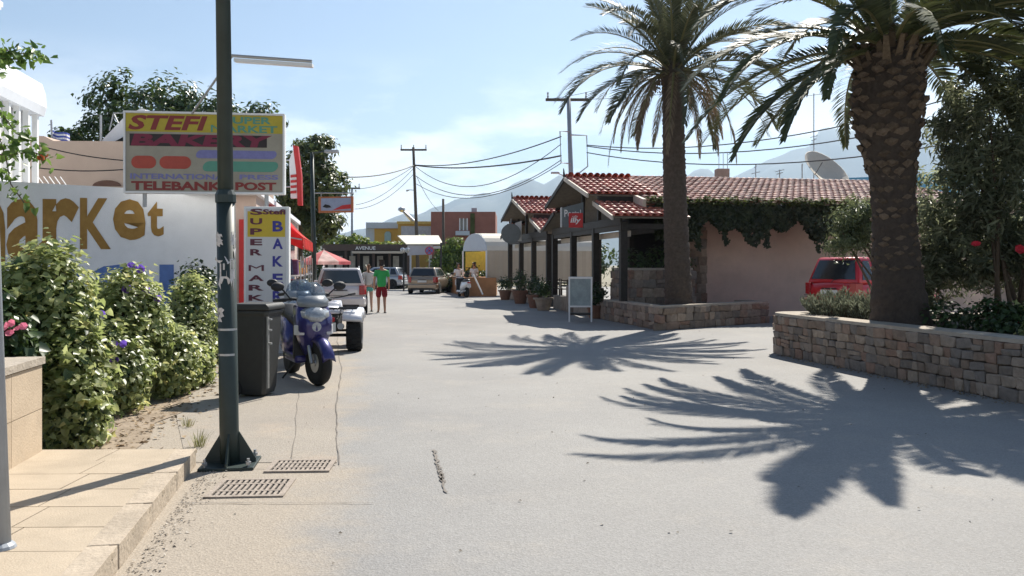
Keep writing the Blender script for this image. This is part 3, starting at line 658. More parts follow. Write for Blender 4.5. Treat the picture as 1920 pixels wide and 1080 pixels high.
def shrub_tree(name, label, cat, base, blobs, ncl, clr, nl, size, m, aspect=.24, stems=7, fl=None, fr=.05, group=None, shell=.45, stemr=.04):
    t = thing(name, label, cat, base, group=group); B = Vector(base); bl = [(tuple(Vector(c) - B), r) for c, r in blobs]
    leafobj('crown', t, clumps(bl, ncl, clr, nl, .9, shell), size, m, aspect=aspect, droop=-.3)
    mb = MB()
    for k in range(stems):
        c, r = bl[k % len(bl)]; x0 = Vector((random.uniform(-.25, .25), random.uniform(-.2, .2), 0)); tip = Vector(c) + Vector((random.uniform(-.6, .6) * r[0], random.uniform(-.6, .6) * r[1], random.uniform(0, .7) * r[2])); md = x0.lerp(tip, .45) + Vector((random.uniform(-.15, .15), random.uniform(-.15, .15), .1))
        mb.tube([x0, md, tip], [stemr, stemr * .7, stemr * .25], 6)
    mb.build('trunk', M_['stem'], t, smooth=True)
    if fl: flowers(t, [Vector(p) - B for p in fl], M_['petal_red'], fr)
    return t
shrub_tree('oleander', 'tall dark oleander towering over the right end of the stone planter', 'shrub', (8.0, 13.6, .62), [((8.0, 13.9, 3.7), (1.0, .9, 1.5)), ((8.5, 13.6, 2.7), (1.15, 1.0, 1.3)), ((8.9, 13.3, 4.4), (1.0, 1.0, 1.1)), ((7.4, 14.2, 2.7), (.75, .8, .9)), ((7.5, 14.3, 3.8), (.5, .6, .8)), ((8.2, 14.2, 1.7), (1.3, .6, .6))], 400, .26, 70, .15, M_['ole'], fl=[P(x, y, 12.75) for x, y in ((1830, 458), (1912, 468))], fr=.06)
shrub_tree('oleander', 'oleander with red blossoms behind the thick palm trunk', 'shrub', (6.9, 15.0, .62), [((7.1, 15.0, 2.1), (.65, .5, .85)), ((7.2, 14.9, 1.4), (.6, .45, .6)), ((8.1, 14.9, 1.8), (.8, .5, .8))], 150, .24, 60, .13, M_['ole'], fl=[P(x, y, 14.3) for x, y in ((1655, 437), (1660, 430))], fr=.06)
shrub_tree('oleander', 'sunlit pale green oleander between the pink wall and the palm', 'shrub', (8.35, 18.3, 0), [((7.45, 18.4, 2.5), (.5, .5, .55)), ((7.15, 18.3, 2.15), (.4, .45, .35)), ((8.0, 18.5, 2.5), (.6, .6, .7))], 120, .24, 60, .12, M_['ole_l'], stems=6)
bush('geranium', 'leafy geranium with pale leaves near the right end of the stone planter', 'plant', (6.95, 12.2, .62), [((6.9, 12.3, .85), (.34, .34, .24)), ((7.15, 12.0, .82), (.3, .3, .22))], 900, .075, M_['vine_dark'], None, 3, heart=True)
bush('geranium', 'bright green leafy plant at the right edge of the planter', 'plant', (7.5, 12.3, .62), [((7.35, 12.35, .82), (.25, .3, .2)), ((7.1, 11.4, .7), (.25, .25, .16))], 500, .07, M_['vine'], None, 3, fl=[P(1908, 607, 12.1), P(1916, 612, 12.1)], fm=M_['petal_red'], fr=.03)
bush('ground_plant', 'low dark plants at the foot of the thick palm', 'plant', (6.3, 12.6, .62), [((6.5, 12.9, .78), (.35, .4, .25)), ((6.35, 14.1, .8), (.3, .3, .25))], 700, .08, M_['vine_dark'], None, 3, heart=False)

# ---- trees behind the market
M_['fig'] = leafmat('fig_leaf', (.022, .048, .014), (.075, .12, .035), .28, .35, .6)
def tree(name, label, base, trunk_h, blobs, ncl, clr, nl, size, m, rad=.22):
    t = thing(name, label, 'tree', base); B = Vector(base); bl = [(tuple(Vector(c) - B), r) for c, r in blobs]
    leafobj('crown', t, clumps(bl, ncl, clr, nl, .8, .5), size, m, aspect=.5, droop=.2)
    mb = MB(); top = Vector((random.uniform(-.2, .2), 0, trunk_h)); mb.tube([(0, 0, 0), (.05, .04, trunk_h * .5), top], [rad * 1.3, rad, rad * .85], 10)
    mb.build('trunk', M_['stem'], t, smooth=True)
    for c, r in bl:
        for _ in range(3):
            tip = Vector(c) + Vector((random.uniform(-.6, .6) * r[0], random.uniform(-.5, .5) * r[1], random.uniform(-.1, .7) * r[2])); b2 = MB()
            b2.tube([top - ZD * .2, top.lerp(tip, .5) + Vector((random.uniform(-.2, .2), random.uniform(-.2, .2), .2)), tip], [rad * .55, rad * .35, rad * .1], 6); b2.build('limb', M_['stem'], t, smooth=True)
    return t
tree('fig_tree', 'large dark green broadleaf tree behind the shop sign', (-12.5, 27.5, 0), 3.4, [((-12.0, 27.5, 6.2), (2.0, 1.6, 1.6)), ((-13.8, 27.8, 5.3), (1.6, 1.4, 1.2)), ((-14.9, 27.7, 4.7), (1.1, 1.1, .8)), ((-10.2, 27.6, 6.0), (1.7, 1.4, 1.2)), ((-12.4, 27.2, 4.6), (2.2, 1.6, 1.0)), ((-11.2, 27.4, 4.7), (2, 1.5, 1))], 230, .5, 75, .2, M_['fig'])
tree('tree', 'small tree at the far left beside the flag', (-15.6, 28.5, 0), 3.0, [((-15.2, 28.5, 5.0), (.8, .8, .8)), ((-14.7, 28.4, 4.4), (.9, .9, .7)), ((-15.9, 28.5, 4.6), (.9, .9, .8))], 46, .42, 65, .18, M_['fig'], .15)
tree('tree', 'loose leafy tree peeping over the top of the shop sign', (-9.0, 27.0, 0), 3.6, [((-8.9, 27, 6.0), (.7, .7, .65)), ((-7.8, 26.8, 6.1), (.75, .7, .55)), ((-8.4, 27, 5.1), (1.2, .9, .8))], 52, .38, 60, .18, M_['fig'], .14)
tree('tree', 'broad green tree standing over the red awning', (-8.7, 34.6, 0), 2.6, [((-8.05, 34.6, 6.2), (.75, .9, .9)), ((-7.7, 34.4, 4.8), (1.0, 1.1, 1.2)), ((-8.6, 34.8, 4.6), (1.1, 1.1, 1.6)), ((-7.5, 34.4, 3.3), (.75, .9, .6)), ((-8.3, 34.6, 3.2), (.9, .9, .8))], 165, .42, 75, .2, leafmat('tree_leaf', (.04, .07, .02), (.13, .16, .05), .35, .38, .6))
# ================================================================== LEFT SIDE: MARKET, SIGNS, HOUSES
M_['white'] = mat('white_plaster', (.74, .76, .79), .85, .05, 2, .25, 60, dirt=.12)
M_['white_paint'] = mat('white_paint', (.80, .80, .79), .5, .03, 4)
M_['beige'] = mat('beige_plaster', (.50, .38, .30), .9, .06, 1.5, .2, 60)
M_['gold'] = mat('painted_gold', (.25, .14, .035), .85, .25, 5, c2=(.36, .215, .06))
M_['bluep'] = mat('painted_blue', (.10, .18, .42), .8, .15, 6)
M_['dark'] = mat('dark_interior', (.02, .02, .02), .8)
M_['glass'] = glassmat('window_glass')
M_['steel'] = mat('galvanised_steel', (.42, .43, .44), .45, .08, 12, metal=.7)
M_['greym'] = mat('grey_metal_paint', (.30, .33, .37), .5, .06, 8)
M_['redp'] = mat('red_paint', (.52, .03, .03), .5, .1, 6)
M_['redcloth'] = leafmat('red_awning_cloth', (.62, .045, .03), (.62, .045, .03), .45, .7, .2)
# white side wall of the market with painted letters
W0, W1 = Vector((-11.5, 15.35, 0)), Vector((-5.68, 16.9, 0)); wd = (W1 - W0).normalized(); wnorm = Vector((wd.y, -wd.x, 0))
mk = thing('market_wall', 'white market side wall painted with large gold and blue letters', 'wall', W0)
MB().slab([(0, 0, 0), W1 - W0, W1 - W0 + ZD * 3.02, ZD * 3.24], -wnorm * .25).build('wall', M_['white'], mk)
def wall_u(x, y):                                # picture point on the wall plane -> (along, up)
    d = Vector(((x - 960) / FPX, 1, (HZ - y) / FPX)); o = Vector((0, 0, CH)); t = (W0 - o).dot(wnorm) / d.dot(wnorm); p = o + d * t; return (p - W0).dot(wd), p.z
def wl(s, x0, x1, y0, y1, m, bold=.03):
    a = wall_u(x0, y1); b = wall_u(x1, y0); lettering(s, mk, m, (0, 0, 0), wd, ZD, (a[0], b[0], a[1], b[1]), bold, off=.008)
wl('m', -110, 10, 372, 520, M_['gold']); wl('a', 12, 80, 374, 490, M_['gold']); wl('r', 80, 148, 372, 486, M_['gold']); wl('K', 150, 208, 372, 467, M_['gold']); wl('e', 212, 273, 374, 450, M_['gold']); wl('t', 277, 307, 378, 443, M_['gold'])
wl('o', 118, 152, 503, 570, M_['bluep']); wl('S', 166, 276, 496, 600, M_['bluep']); wl('I', 299, 326, 496, 596, M_['bluep'])
# market building body
mb_ = thing('market_building', 'beige shop front of the market behind the vertical sign', 'building', (-5.68, 16.9, 0))
MB().slab([(0, 0.02, 0), (0.62, -.02, 0), Vector((.62, -.02, 0)) + UD * 13, Vector((-6, 0, 0)) + UD * 13, (-6, .3, 0)], (0, 0, 2.98)).build('shop_block', mat('shop_plaster', (.55, .42, .36), .85, .06, 3), mb_)
MB().box((.42, -.06, 1.25), (.24, .06, 2.5)).build('red_panel', M_['redp'], mb_)
MB().slab([(-.1, -.2, 2.98), (.75, -.2, 2.98), Vector((.75, -.2, 2.98)) + UD * 13, Vector((-6, 0, 2.98)) + UD * 13, (-6, -.2, 2.98)], (0, 0, .12)).build('roof_slab', M_['white'], mb_)
for k in range(3):
    c = Vector((.635, 0, 1.15)) + UD * (3.2 + k * 3.1); MB().box(c, (.05, 2.3, 2.2), YAW).build('shop_window', M_['glass'], mb_)
# billboard above the wall
BZ = 15.85; b0 = P(232, 362, BZ); b1 = P(534, 358, BZ + .35); bu = (b1 - b0); bu.z = 0; bw = bu.length; bu.normalize(); bh = 1.53; bn = bu.cross(ZD)
bb = thing('billboard', 'large lightbox sign for the supermarket and bakery above the white wall', 'sign', b0)
MB().slab([bn * .0, bu * bw, bu * bw - bn * .16, -bn * .16], (0, 0, bh)).build('box', M_['white_paint'], bb, bevel=.01)
fb = MB(); fr_ = .035
for a, c, d, e in ((0, bw, 0, fr_), (0, bw, bh - fr_, bh), (0, fr_, fr_, bh - fr_), (bw - fr_, bw, fr_, bh - fr_)):
    fb.slab([bu * a + ZD * d + bn * .001, bu * c + ZD * d + bn * .001, bu * c + ZD * e + bn * .001, bu * a + ZD * e + bn * .001], bn * .03)
fb.build('frame', M_['white_paint'], bb)
def bx(x): return (x - 220) / 5.818
def bpx(x, y):                                   # photo pixel -> board coordinates
    return (x - 232) / 302 * bw, (362 - y) / 149 * bh
def panel(parent, x0, x1, y0, y1, m, off, name='panel'):
    u0, v0 = bpx(x0, y1); u1, v1 = bpx(x1, y0); O = bn * off
    return MB().quad(O + bu * u0 + ZD * v0, O + bu * u1 + ZD * v0, O + bu * u1 + ZD * v1, O + bu * u0 + ZD * v1).build(name, m, parent)
face = mat('sign_face', (.36, .33, .26), .5, .12, 2, dirt=.35)
panel(bb, 236, 530, 217, 358, face, .004, 'face')
panel(bb, 236, 530, 217, 250, mat('sign_yellow', (.46, .37, .035), .5, .15, 3), .008, 'yellow_band')
dred = mat('sign_dark_red', (.24, .035, .03), .5, .05); tealm = mat('sign_green', (.10, .30, .22), .5, .05); sblue = mat('sign_blue', (.20, .20, .42), .5, .1, 12)
blackm = mat('sign_black', (.03, .02, .02), .5); orr = mat('sign_orange_red', (.42, .07, .045), .5, .1); maroon = mat('sign_maroon', (.20, .02, .05), .5, .1)
def bt(s, x0, x1, y0, y1, m, bold=.03, shear=0, off=.012):
    u0, v0 = bpx(x0, y1); u1, v1 = bpx(x1, y0); lettering(s, bb, m, (0, 0, 0), bu, ZD, (u0, u1, v0, v1), bold, shear, off)
bt('STEFI', 239, 388, 220, 247, dred, .035, .35)
bt('SUPER', 420, 508, 220, 233, tealm, .03); bt('M', 394, 417, 236, 249, tealm, 0); bt('ARKET', 420, 520, 236, 249, tealm, .03)
panel(bb, 243, 500, 254, 276, blackm, .009, 'shadow_band'); bt('BAKERY', 245, 510, 254, 276, maroon, .05, .3, .014)
def pill(x0, x1, y0, y1, m, off=.010, skew=0):
    u0, v0 = bpx(x0, y1); u1, v1 = bpx(x1, y0); r = (v1 - v0) / 2; pts = []
    for k in range(9): a = -math.pi / 2 + math.pi * k / 8; pts.append((u1 - r + r * math.cos(a), v0 + r + r * math.sin(a)))
    for k in range(9): a = math.pi / 2 + math.pi * k / 8; pts.append((u0 + r + r * math.cos(a), v0 + r + r * math.sin(a)))
    MB().quad(*[bn * off + bu * (p[0] + skew * (p[1] - v0)) + ZD * p[1] for p in pts]).build('colour_patch', m, bb)
pill(246, 292, 294, 317, orr); pill(298, 357, 294, 317, orr); pill(364, 516, 282, 297, sblue, skew=.3); pill(376, 518, 302, 321, tealm, skew=.3)
bt('INTERNATIONAL', 244, 430, 326, 336, sblue, .03); bt('PRESS', 448, 522, 326, 335, sblue, .03)
bt('TELEBANK', 246, 415, 340, 356, dred, .04); bt('POST', 440, 518, 340, 355, dred, .04)
for u in (.35, bw - .35): MB().tube([bu * u - bn * .08 + ZD * .05, bu * u - bn * .08 - ZD * .25], .04, 8).build('bracket', M_['steel'], bb)
# strip light on a strut above the billboard
sl = thing('sign_light', 'white tube light on a slanting strut above the billboard', 'lamp', P(360, 213, 15.95))
o = P(360, 213, 15.95); a = P(436, 104, 15.2); c = P(585, 115, 15.2)
MB().tube([(0, 0, 0), a - o], .022, 6).build('strut', M_['steel'], sl)
MB().tube([a - o - Vector((.2, 0, -.01)), c - o], .03, 8).build('arm', M_['steel'], sl)
MB().slab([a - o + Vector((.02, 0, -.10)), c - o + Vector((0, 0, -.09)), c - o + Vector((0, .14, -.09)), a - o + Vector((.02, .14, -.10))], (0, 0, .055)).build('tube_housing', M_['white_paint'], sl)
# vertical lightbox sign of the shop
VZ = 15.4; v0_ = P(457, 600, VZ); v0_.z = .25; vu = Vector((math.cos(R(6)), math.sin(R(6)), 0)); vw = 83 / FPX * VZ * 1.0; vh = P(0, 387, VZ).z - .25; vn = vu.cross(ZD)
vs_ = thing('vertical_sign', 'tall white sign with red and blue letters running down it', 'sign', v0_)
MB().slab([(0, 0, 0), vu * vw, vu * vw - vn * .2, -vn * .2], (0, 0, vh)).build('box', M_['white_paint'], vs_, bevel=.012)
def vpx(x, y): return (x - 457) / 83 * vw, (HZ - y) / FPX * VZ + CH - .25
def vp(x0, x1, y0, y1, m, off, nm):
    u0, q0 = vpx(x0, y1); u1, q1 = vpx(x1, y0); O = vn * off; MB().quad(O + vu * u0 + ZD * q0, O + vu * u1 + ZD * q0, O + vu * u1 + ZD * q1, O + vu * u0 + ZD * q1).build(nm, m, vs_)
vp(461, 535, 391, 700, mat('sign_white_face', (.66, .65, .66), .45, .03), .004, 'face'); vp(464, 533, 396, 444, mat('sign_yellow_patch', (.62, .45, .04), .5, .05), .007, 'yellow_patch')
def vt(s, x0, x1, y0, y1, m, bold=.035):
    u0, q0 = vpx(x0, y1); u1, q1 = vpx(x1, y0); lettering(s, vs_, m, (0, 0, 0), vu, ZD, (u0, u1, q0, q1), bold, 0, .011)
dk = mat('sign_plum', (.13, .03, .05), .5, .05); ink = mat('sign_ink_blue', (.05, .05, .30), .5, .05)
vt('S', 469, 492, 391, 403, dk); vt('tefi'[0:0] + 'Stefi', 492, 534, 392, 402, dk, .04)
for ch, y in zip('UPER', (409, 428, 448, 467)): vt(ch, 469, 491, y, y + 12, dk)
for ch, y in zip('MARKET', (497, 516, 534, 553, 572, 591)): vt(ch, 466, 494, y, y + 11, dk)
for ch, y in zip('BAKERY', (414, 447, 480, 513, 546, 579)): vt(ch, 510, 529, y, y + 20, ink)
MB().box(vu * vw / 2 - vn * .1 + ZD * -.125, (vw * .9, .14, .25), R(6)).build('plinth', M_['steel'], vs_)
# red awning with rolled goods beneath, along the shop front
def awn_at(d, out, z): return Vector((-5.05, 16.9, 0)) + UD * d + VD * out + ZD * z
aw = thing('awning', 'bright red cloth awning over the shop entrance', 'awning', awn_at(2.4, 0, 0)); ao = awn_at(2.4, 0, 0)
mb = MB(); n = 10
for i in range(n):
    t0, t1 = i / n, (i + 1) / n; f = lambda t: (t * .75, 2.98 - .75 * t - .06 * math.sin(t * math.pi))
    (oa, za), (ob, zb) = f(t0), f(t1); mb.quad(awn_at(2.4, oa, za) - ao, awn_at(7.0, oa, za) - ao, awn_at(7.0, ob, zb) - ao, awn_at(2.4, ob, zb) - ao)
mb.build('cloth', M_['redcloth'], aw)
mb = MB()
for k in range(16):
    d0 = 2.4 + k * .2875; mb.quad(awn_at(d0, .75, 2.22) - ao, awn_at(d0 + .278, .75, 2.22) - ao, awn_at(d0 + .278, .76, 2.0) - ao, awn_at(d0 + .14, .76, 1.95) - ao, awn_at(d0, .76, 2.0) - ao)
mb.quad(awn_at(2.4, 0, 2.95) - ao, awn_at(2.4, .75, 2.22) - ao, awn_at(2.4, .75, 1.95) - ao, awn_at(2.4, 0, 2.3) - ao)
mb.build('valance', M_['redcloth'], aw)
for d in (2.4, 4.7, 7.0): MB().tube([awn_at(d, 0, 2.3) - ao, awn_at(d, .73, 2.18) - ao], .018, 6).build('arm', M_['steel'], aw)
# red shop blade sign above awning
rs_ = thing('blade_sign', 'narrow red and white sign leaning above the red awning', 'sign', P(556, 375, 20.5)); o = P(556, 375, 20.5)
pr_ = [P(x, y, 20.5) - o for x, y in ((549, 272), (558, 274), (565, 330), (566, 385), (558, 385), (556, 330))]
MB().slab(pr_, (0, .12, 0)).build('red_board', M_['redp'], rs_)
MB().slab([P(x, y, 20.52) - o for x, y in ((542, 300), (552, 276), (556, 330), (557, 372), (545, 372))], (0, .06, 0)).build('white_board', M_['white_paint'], rs_)
for y in (328, 338, 348, 358): MB().slab([P(x, yy, 20.5) - o for x, yy in ((545, y), (556, y - 1), (556, y + 4), (545, y + 5))], (0, -.02, 0)).build('red_stripe', M_['redp'], rs_)
for y in (300, 350): MB().tube([P(552, y, 20.56) - o, P(552, y, 20.56) - o + Vector((-.75, .1, 0))], .02, 6).build('bracket', M_['steel'], rs_)
MB().tube([P(552, 300, 20.56) - o + Vector((-.75, .1, .1)), P(552, 300, 20.56) - o + Vector((-.75, .1, -1.1))], .03, 6).build('mast', M_['steel'], rs_)
# racks of goods below the awning
for k, (d, lab, cc) in enumerate(((3.6, 'rack of dark bags and hats under the near end of the awning', (.05, .05, .07)), (5.6, 'rack of pale toys and towels under the middle of the awning', (.35, .3, .25)), (7.8, 'rack of striped goods under the far end of the awning', (.3, .1, .08)))):
    t = thing('goods_rack', lab, 'display rack', awn_at(d - .6, .4, 0), YAW)
    fr2 = MB()
    for sx in (-.3, .3):
        for sy in (-.6, .6): fr2.tube([(sx, sy, 0), (sx, sy, 1.8)], .015, 5)
    for z in (.35, .85, 1.35): fr2.box((0, 0, z), (.62, 1.22, .025))
    fr2.build('frame', M_['steel'], t)
    for j in range(18):
        z = (.36, .86, 1.36)[j % 3]; c = [max(.02, min(.7, x * random.uniform(.4, 2.2) + random.uniform(0, .05))) for x in cc]; h = random.uniform(.15, .38)
        MB().box((random.uniform(-.15, .15), -.5 + (j // 3) * .2, z + .013 + h / 2), (random.uniform(.2, .3), .17, h), random.uniform(-.2, .2), .85).build('goods', mat('goods', c, .6, .3, 15), t, bevel=.02)
# umbrella beyond the white car
um = thing('parasol', 'pink and white parasol beyond the silver car', 'parasol', (-8.05, 36.5, 0))
rings = 8; cm = MB(); cw = MB()
for k in range(rings):
    a0, a1 = 2 * math.pi * k / rings, 2 * math.pi * (k + 1) / rings; (cm if k % 2 else cw).add([(0, 0, 2.25), (1.15 * math.cos(a0), 1.15 * math.sin(a0), 1.75), (1.15 * math.cos(a1), 1.15 * math.sin(a1), 1.75), (1.15 * math.cos(a1), 1.15 * math.sin(a1), 1.62), (1.15 * math.cos(a0), 1.15 * math.sin(a0), 1.62)], [(0, 1, 2), (1, 4, 3, 2)])
cm.build('pink_panels', leafmat('pink_cloth', (.65, .22, .22), (.65, .22, .22), .45, .7, .1), um); cw.build('white_panels', leafmat('white_cloth', (.75, .6, .58), (.75, .6, .58), .45, .7, .1), um)
MB().tube([(0, 0, 0), (0, 0, 2.3)], .025, 8).build('pole', M_['white_paint'], um); MB().lathe([(.25, 0), (.25, .06), (.05, .1)], 12).build('base', M_['steel'], um)
# beige garden wall at the left edge
gw = thing('garden_wall', 'low beige stone clad wall at the left edge of the pavement', 'wall', (-3.73, 6.75, PZ))
g1 = Vector((.52, -2.95, 0)); gl = g1.length; gd = g1.normalized(); gnn = Vector((-gd.y, gd.x, 0)); gnn = gnn if gnn.x > 0 else -gnn
M_['clad'] = mat('cladding_slab', (.50, .40, .29), .8, .1, 4, .25, 60, objrand=.06, dirt=.3)
MB().slab([-gnn * .02, g1 - gnn * .02, g1 - gnn * .3, -gnn * .3], (0, 0, .70)).build('core', M_['mortar'], gw)
cmh = MB().box((0, 0, 0), (1, 1, 1)).mesh('cladding_slab', M_['clad'])
for r_ in range(2):
    for k in range(5):
        ctr = gd * (.3 + k * .6) + ZD * (.175 + r_ * .345) + gnn * -.005
        inst('cladding_slab', cmh, gw, Matrix.Translation(ctr) @ Matrix.Rotation(math.atan2(gd.y, gd.x), 4, 'Z') @ Matrix.Diagonal((.594, .035, .339, 1)))
MB().slab([-gnn * -.03 - gd * .02 + ZD * .70, g1 + gnn * .03 + ZD * .7, g1 - gnn * .33 + ZD * .7, -gnn * .33 - gd * .02 + ZD * .7], (0, 0, .055)).build('coping', M_['cap'], gw)
# white house with balcony
hx = Vector((-11.0, 20.0, 0)); wh = thing('white_house', 'white house with shuttered balcony at the upper left corner', 'house', hx)
MB().slab([UD * -.0 - VD * .35, -UD * 7 - VD * .35, -UD * 7 - VD * 6, -VD * 6], (0, 0, 5.2)).build('wall', M_['white'], wh)
par = MB()
for i in range(6):
    a = i / 5 * math.pi / 2
cs = [(-.35, 5.10), (.0, 5.10), (.05, 5.3), (.03, 5.6), (-.05, 5.86), (-.2, 5.9), (-.35, 5.86)]
par.loft([[tuple(UD * u + VD * v + ZD * z) for v, z in cs] for u in (-7, .0, .12)], True); par.build('parapet', M_['white'], wh)
MB().slab([-UD * 7 - VD * .3, -VD * .3, -VD * .0, -UD * 7 + VD * 0], (0, 0, .22)).build('ledge', M_['white'], wh, loc=(0, 0, 3.2))
for k in range(10):
    MB().box(-UD * (.12 + k * .55) - VD * .12 + ZD * 4.25, (.12, .10, 1.7), YAW).build('column', M_['white_paint'], wh)
for k in range(9):
    MB().box(-UD * (.4 + k * .55) - VD * .30 + ZD * 4.25, (.05, .42, 1.6), YAW).build('shutter', mat('grey_shutter', (.45, .45, .44), .6, .05, 8), wh)
for k in range(5): MB().tube([Vector((.1, -.05, 3.35)) + VD * (.05 + k * .12), Vector((.0, -.3, 3.65)) + VD * (.05 + k * .12)], .012, 4).build('rail_bar', M_['white_paint'], wh)
pg = MB()
for k in range(7): pg.box(-UD * (2.55 + k * .16) - VD * .5 + ZD * (6.9 + .0 * k), (1.1, .05, .12), YAW)
pg.box(-UD * 3.2 + VD * .0 + ZD * 6.98, (.08, 1.6, .1), YAW); pg.tube([-UD * 2.9 - VD * .1 + ZD * 5.8, -UD * 2.9 - VD * .1 + ZD * 7.0], .04, 6); pg.build('pergola', M_['white_paint'], wh)
def vine_spray(name, label, base, pts, n, sz, m, fl=None, fm=None):
    t = thing(name, label, 'climbing plant', base); B = Vector(base); P_, N_ = [], []; mb = MB()
    for path in pts:
        q = [Vector(p) - B for p in path]; MB().tube(q, [.012] * len(q), 4).build('stem', M_['stem'], t)
        for k in range(n):
            i = random.randrange(len(q) - 1); P_.append(tuple(q[i].lerp(q[i + 1], random.random()) + Vector((random.gauss(0, .11), random.gauss(0, .11), random.gauss(0, .10))))); N_.append((random.gauss(.2, .6), random.gauss(-.6, .5), random.gauss(.5, .5)))
    link(bpy.data.objects.new('foliage', leaves_mesh('foliage', np.array(P_), np.array(N_), np.full(len(P_), sz), m, aspect=.75, heart=True)), t)
    if fl: flowers(t, [Vector(p) - B for p in fl], fm, .05)
VL = leafmat('bougainvillea_leaf', (.05, .11, .02), (.15, .24, .05), .45, .4, .5)
vine_spray('climbing_vine', 'leafy vine trailing over the top of the white parapet', P(20, 118, 17.0), [[P(-60, 120, 16.4), P(0, 90, 16.6), P(30, 100, 16.8), P(60, 100, 16.8), P(82, 106, 16.8)], [P(-40, 110, 16.6), P(10, 110, 16.8), P(42, 112, 16.8)]], 90, .14, VL)
vine_spray('climbing_vine', 'leafy vine with orange flowers hanging before the balcony columns', P(20, 335, 15.0), [[P(-60, 190, 15.3), P(5, 215, 15.4), P(30, 250, 15.4), P(62, 265, 15.4)], [P(-30, 290, 15.4), P(20, 290, 15.4), P(60, 285, 15.4), P(88, 294, 15.4)], [P(-10, 230, 15.4), P(12, 300, 15.4), P(20, 345, 15.4), P(45, 380, 15.4)]], 75, .13, VL, [P(82, 298, 15.3), P(76, 296, 15.3), P(88, 292, 15.3)], mat('orange_petal', (.7, .15, .03), .6))
# beige house behind
bhs = thing('beige_house', 'plain beige house wall behind the white market wall', 'house', P(60, 345, 21.5) * 1)
bo = bhs.location.copy()
MB().slab([P(x, y, 21.5) - bo for x, y in ((40, 620), (430, 620), (430, 268), (245, 265), (100, 264), (82, 255), (40, 254))], (0, 4, 0)).build('wall', M_['beige'], bhs)
ar = [P(200 + 27 * math.cos(t), 349 - 11 * math.sin(t), 21.45) - bo for t in [math.pi * k / 10 for k in range(11)]]
MB().slab(ar, (0, .02, 0)).build('arch', mat('brown_arch', (.12, .06, .04), .7), bhs)
for ya, yb in ((273, 301), (315, 318)):
    MB().tube([P(72 + (232 - 72) * t, ya + (yb - ya) * t + 4 * math.sin(t * math.pi), 21.2) - bo for t in [i / 8 for i in range(9)]], .014, 4).build('cable', M_['dark'], bhs)
st = thing('roof_stair', 'white sloping stair parapet on the roof left of the billboard', 'stairs', P(190, 268, 22.5)); o = st.location.copy()
MB().slab([P(x, y, 22.5) - o for x, y in ((190, 279), (192, 262), (236, 216), (266, 203), (272, 205), (273, 279))], (0, 1.2, 0)).build('parapet', M_['white'], st)
MB().slab([P(x, y, 22.45) - o for x, y in ((210, 268), (232, 256), (260, 256), (260, 268))], (0, .02, 0)).build('opening_shade', M_['dark'], st)  # flat near-black panel; the shade inside the stair is its colour
rl = MB(); rl.tube([P(189, 268, 22.4) - o, P(189, 216, 22.4) - o], .03, 5); rl.tube([P(205, 245, 22.4) - o, P(213, 212, 22.4) - o, P(250, 212, 22.4) - o], .02, 5); rl.tube([P(222, 232, 22.4) - o, P(213, 212, 22.4) - o], .02, 5); rl.build('railing', M_['steel'], st)
fg = thing('flag', 'blue and white striped flag behind the beige house', 'flag', P(98, 268, 24.0)); o = fg.location.copy()
MB().tube([P(99, 300, 24) - o, P(96, 225, 24) - o], .025, 6).build('pole', M_['steel'], fg)
fbm = [mat('flag_blue', (.06, .10, .42), .7), mat('flag_white', (.75, .76, .8), .7)]
for k in range(7):
    mb = MB()
    for i in range(6):
        t0, t1 = i / 6, (i + 1) / 6; f = lambda t, kk: P(97 + 34 * t, 243 + kk * 3.4 + 9 * t + 2 * math.sin(t * 6), 24 + .15 * math.sin(t * 7)) - o
        mb.quad(f(t0, k), f(t1, k), f(t1, k + 1), f(t0, k + 1))
    mb.build('stripe', fbm[k % 2], fg)
# ================================================================== CAFE WITH TILED PAVILIONS (right of centre)
M_['rtile'] = mat('roof_tile', (.46, .12, .085), .5, .3, 7, .3, 40, c2=(.66, .27, .20), objrand=.3, spec=.6, island=.12)
M_['rtile2'] = mat('roof_tile_old', (.44, .19, .14), .6, .3, 2.5, .3, 40, c2=(.74, .50, .42), spec=.55, island=.35)
M_['wood'] = mat('dark_stained_wood', (.030, .026, .022), .6, .3, 12)
M_['woodg'] = mat('dark_green_wood', (.022, .032, .026), .55, .2, 12)
M_['soffit'] = mat('soffit_boards', (.16, .14, .11), .8, .2, 8)
M_['cream'] = mat('cream_trim', (.55, .50, .42), .7, .08, 5)
M_['pink'] = mat('pink_render', (.60, .45, .375), .9, .10, 1.2, .3, 50, dirt=.4)
M_['floor'] = mat('terrace_floor', (.25, .2, .16), .8, .15, 6)
M_['lowwall'] = mat('terrace_stone', (.30, .25, .20), .9, .25, 5, .6, 20)
FA = Vector((3.0, 24.1, 0))                          # a point of the street front; it runs along UD
def CF(u, v, z=0): return FA + UD * u + VD * v + ZD * z   # u along the street, v into the cafe
def tile_mesh(m, seg=5, L=.44, r=.105):
    vs = []; fs = []
    for j, (y, k) in enumerate(((0, 1.0), (L, .82))):
        for i in range(seg + 1):
            a = math.pi * i / seg; vs.append((r * k * math.cos(a), y, r * k * .8 * math.sin(a)))
        for i in range(seg + 1):
            a = math.pi * i / seg; vs.append(((r * k - .014) * math.cos(a), y, (r * k - .014) * .8 * math.sin(a)))
    s1 = seg + 1
    for i in range(seg):
        fs.append((i, i + 1, 2 * s1 + i + 1, 2 * s1 + i)); fs.append((i, s1 + i, s1 + i + 1, i + 1))
        fs.append((s1 + i, 3 * s1 + i, 3 * s1 + i + 1, s1 + i + 1))
    mb = MB(); mb.add(vs, fs); return mb
TM = tile_mesh(M_['rtile']).mesh('roof_tile', M_['rtile'], smooth=True)
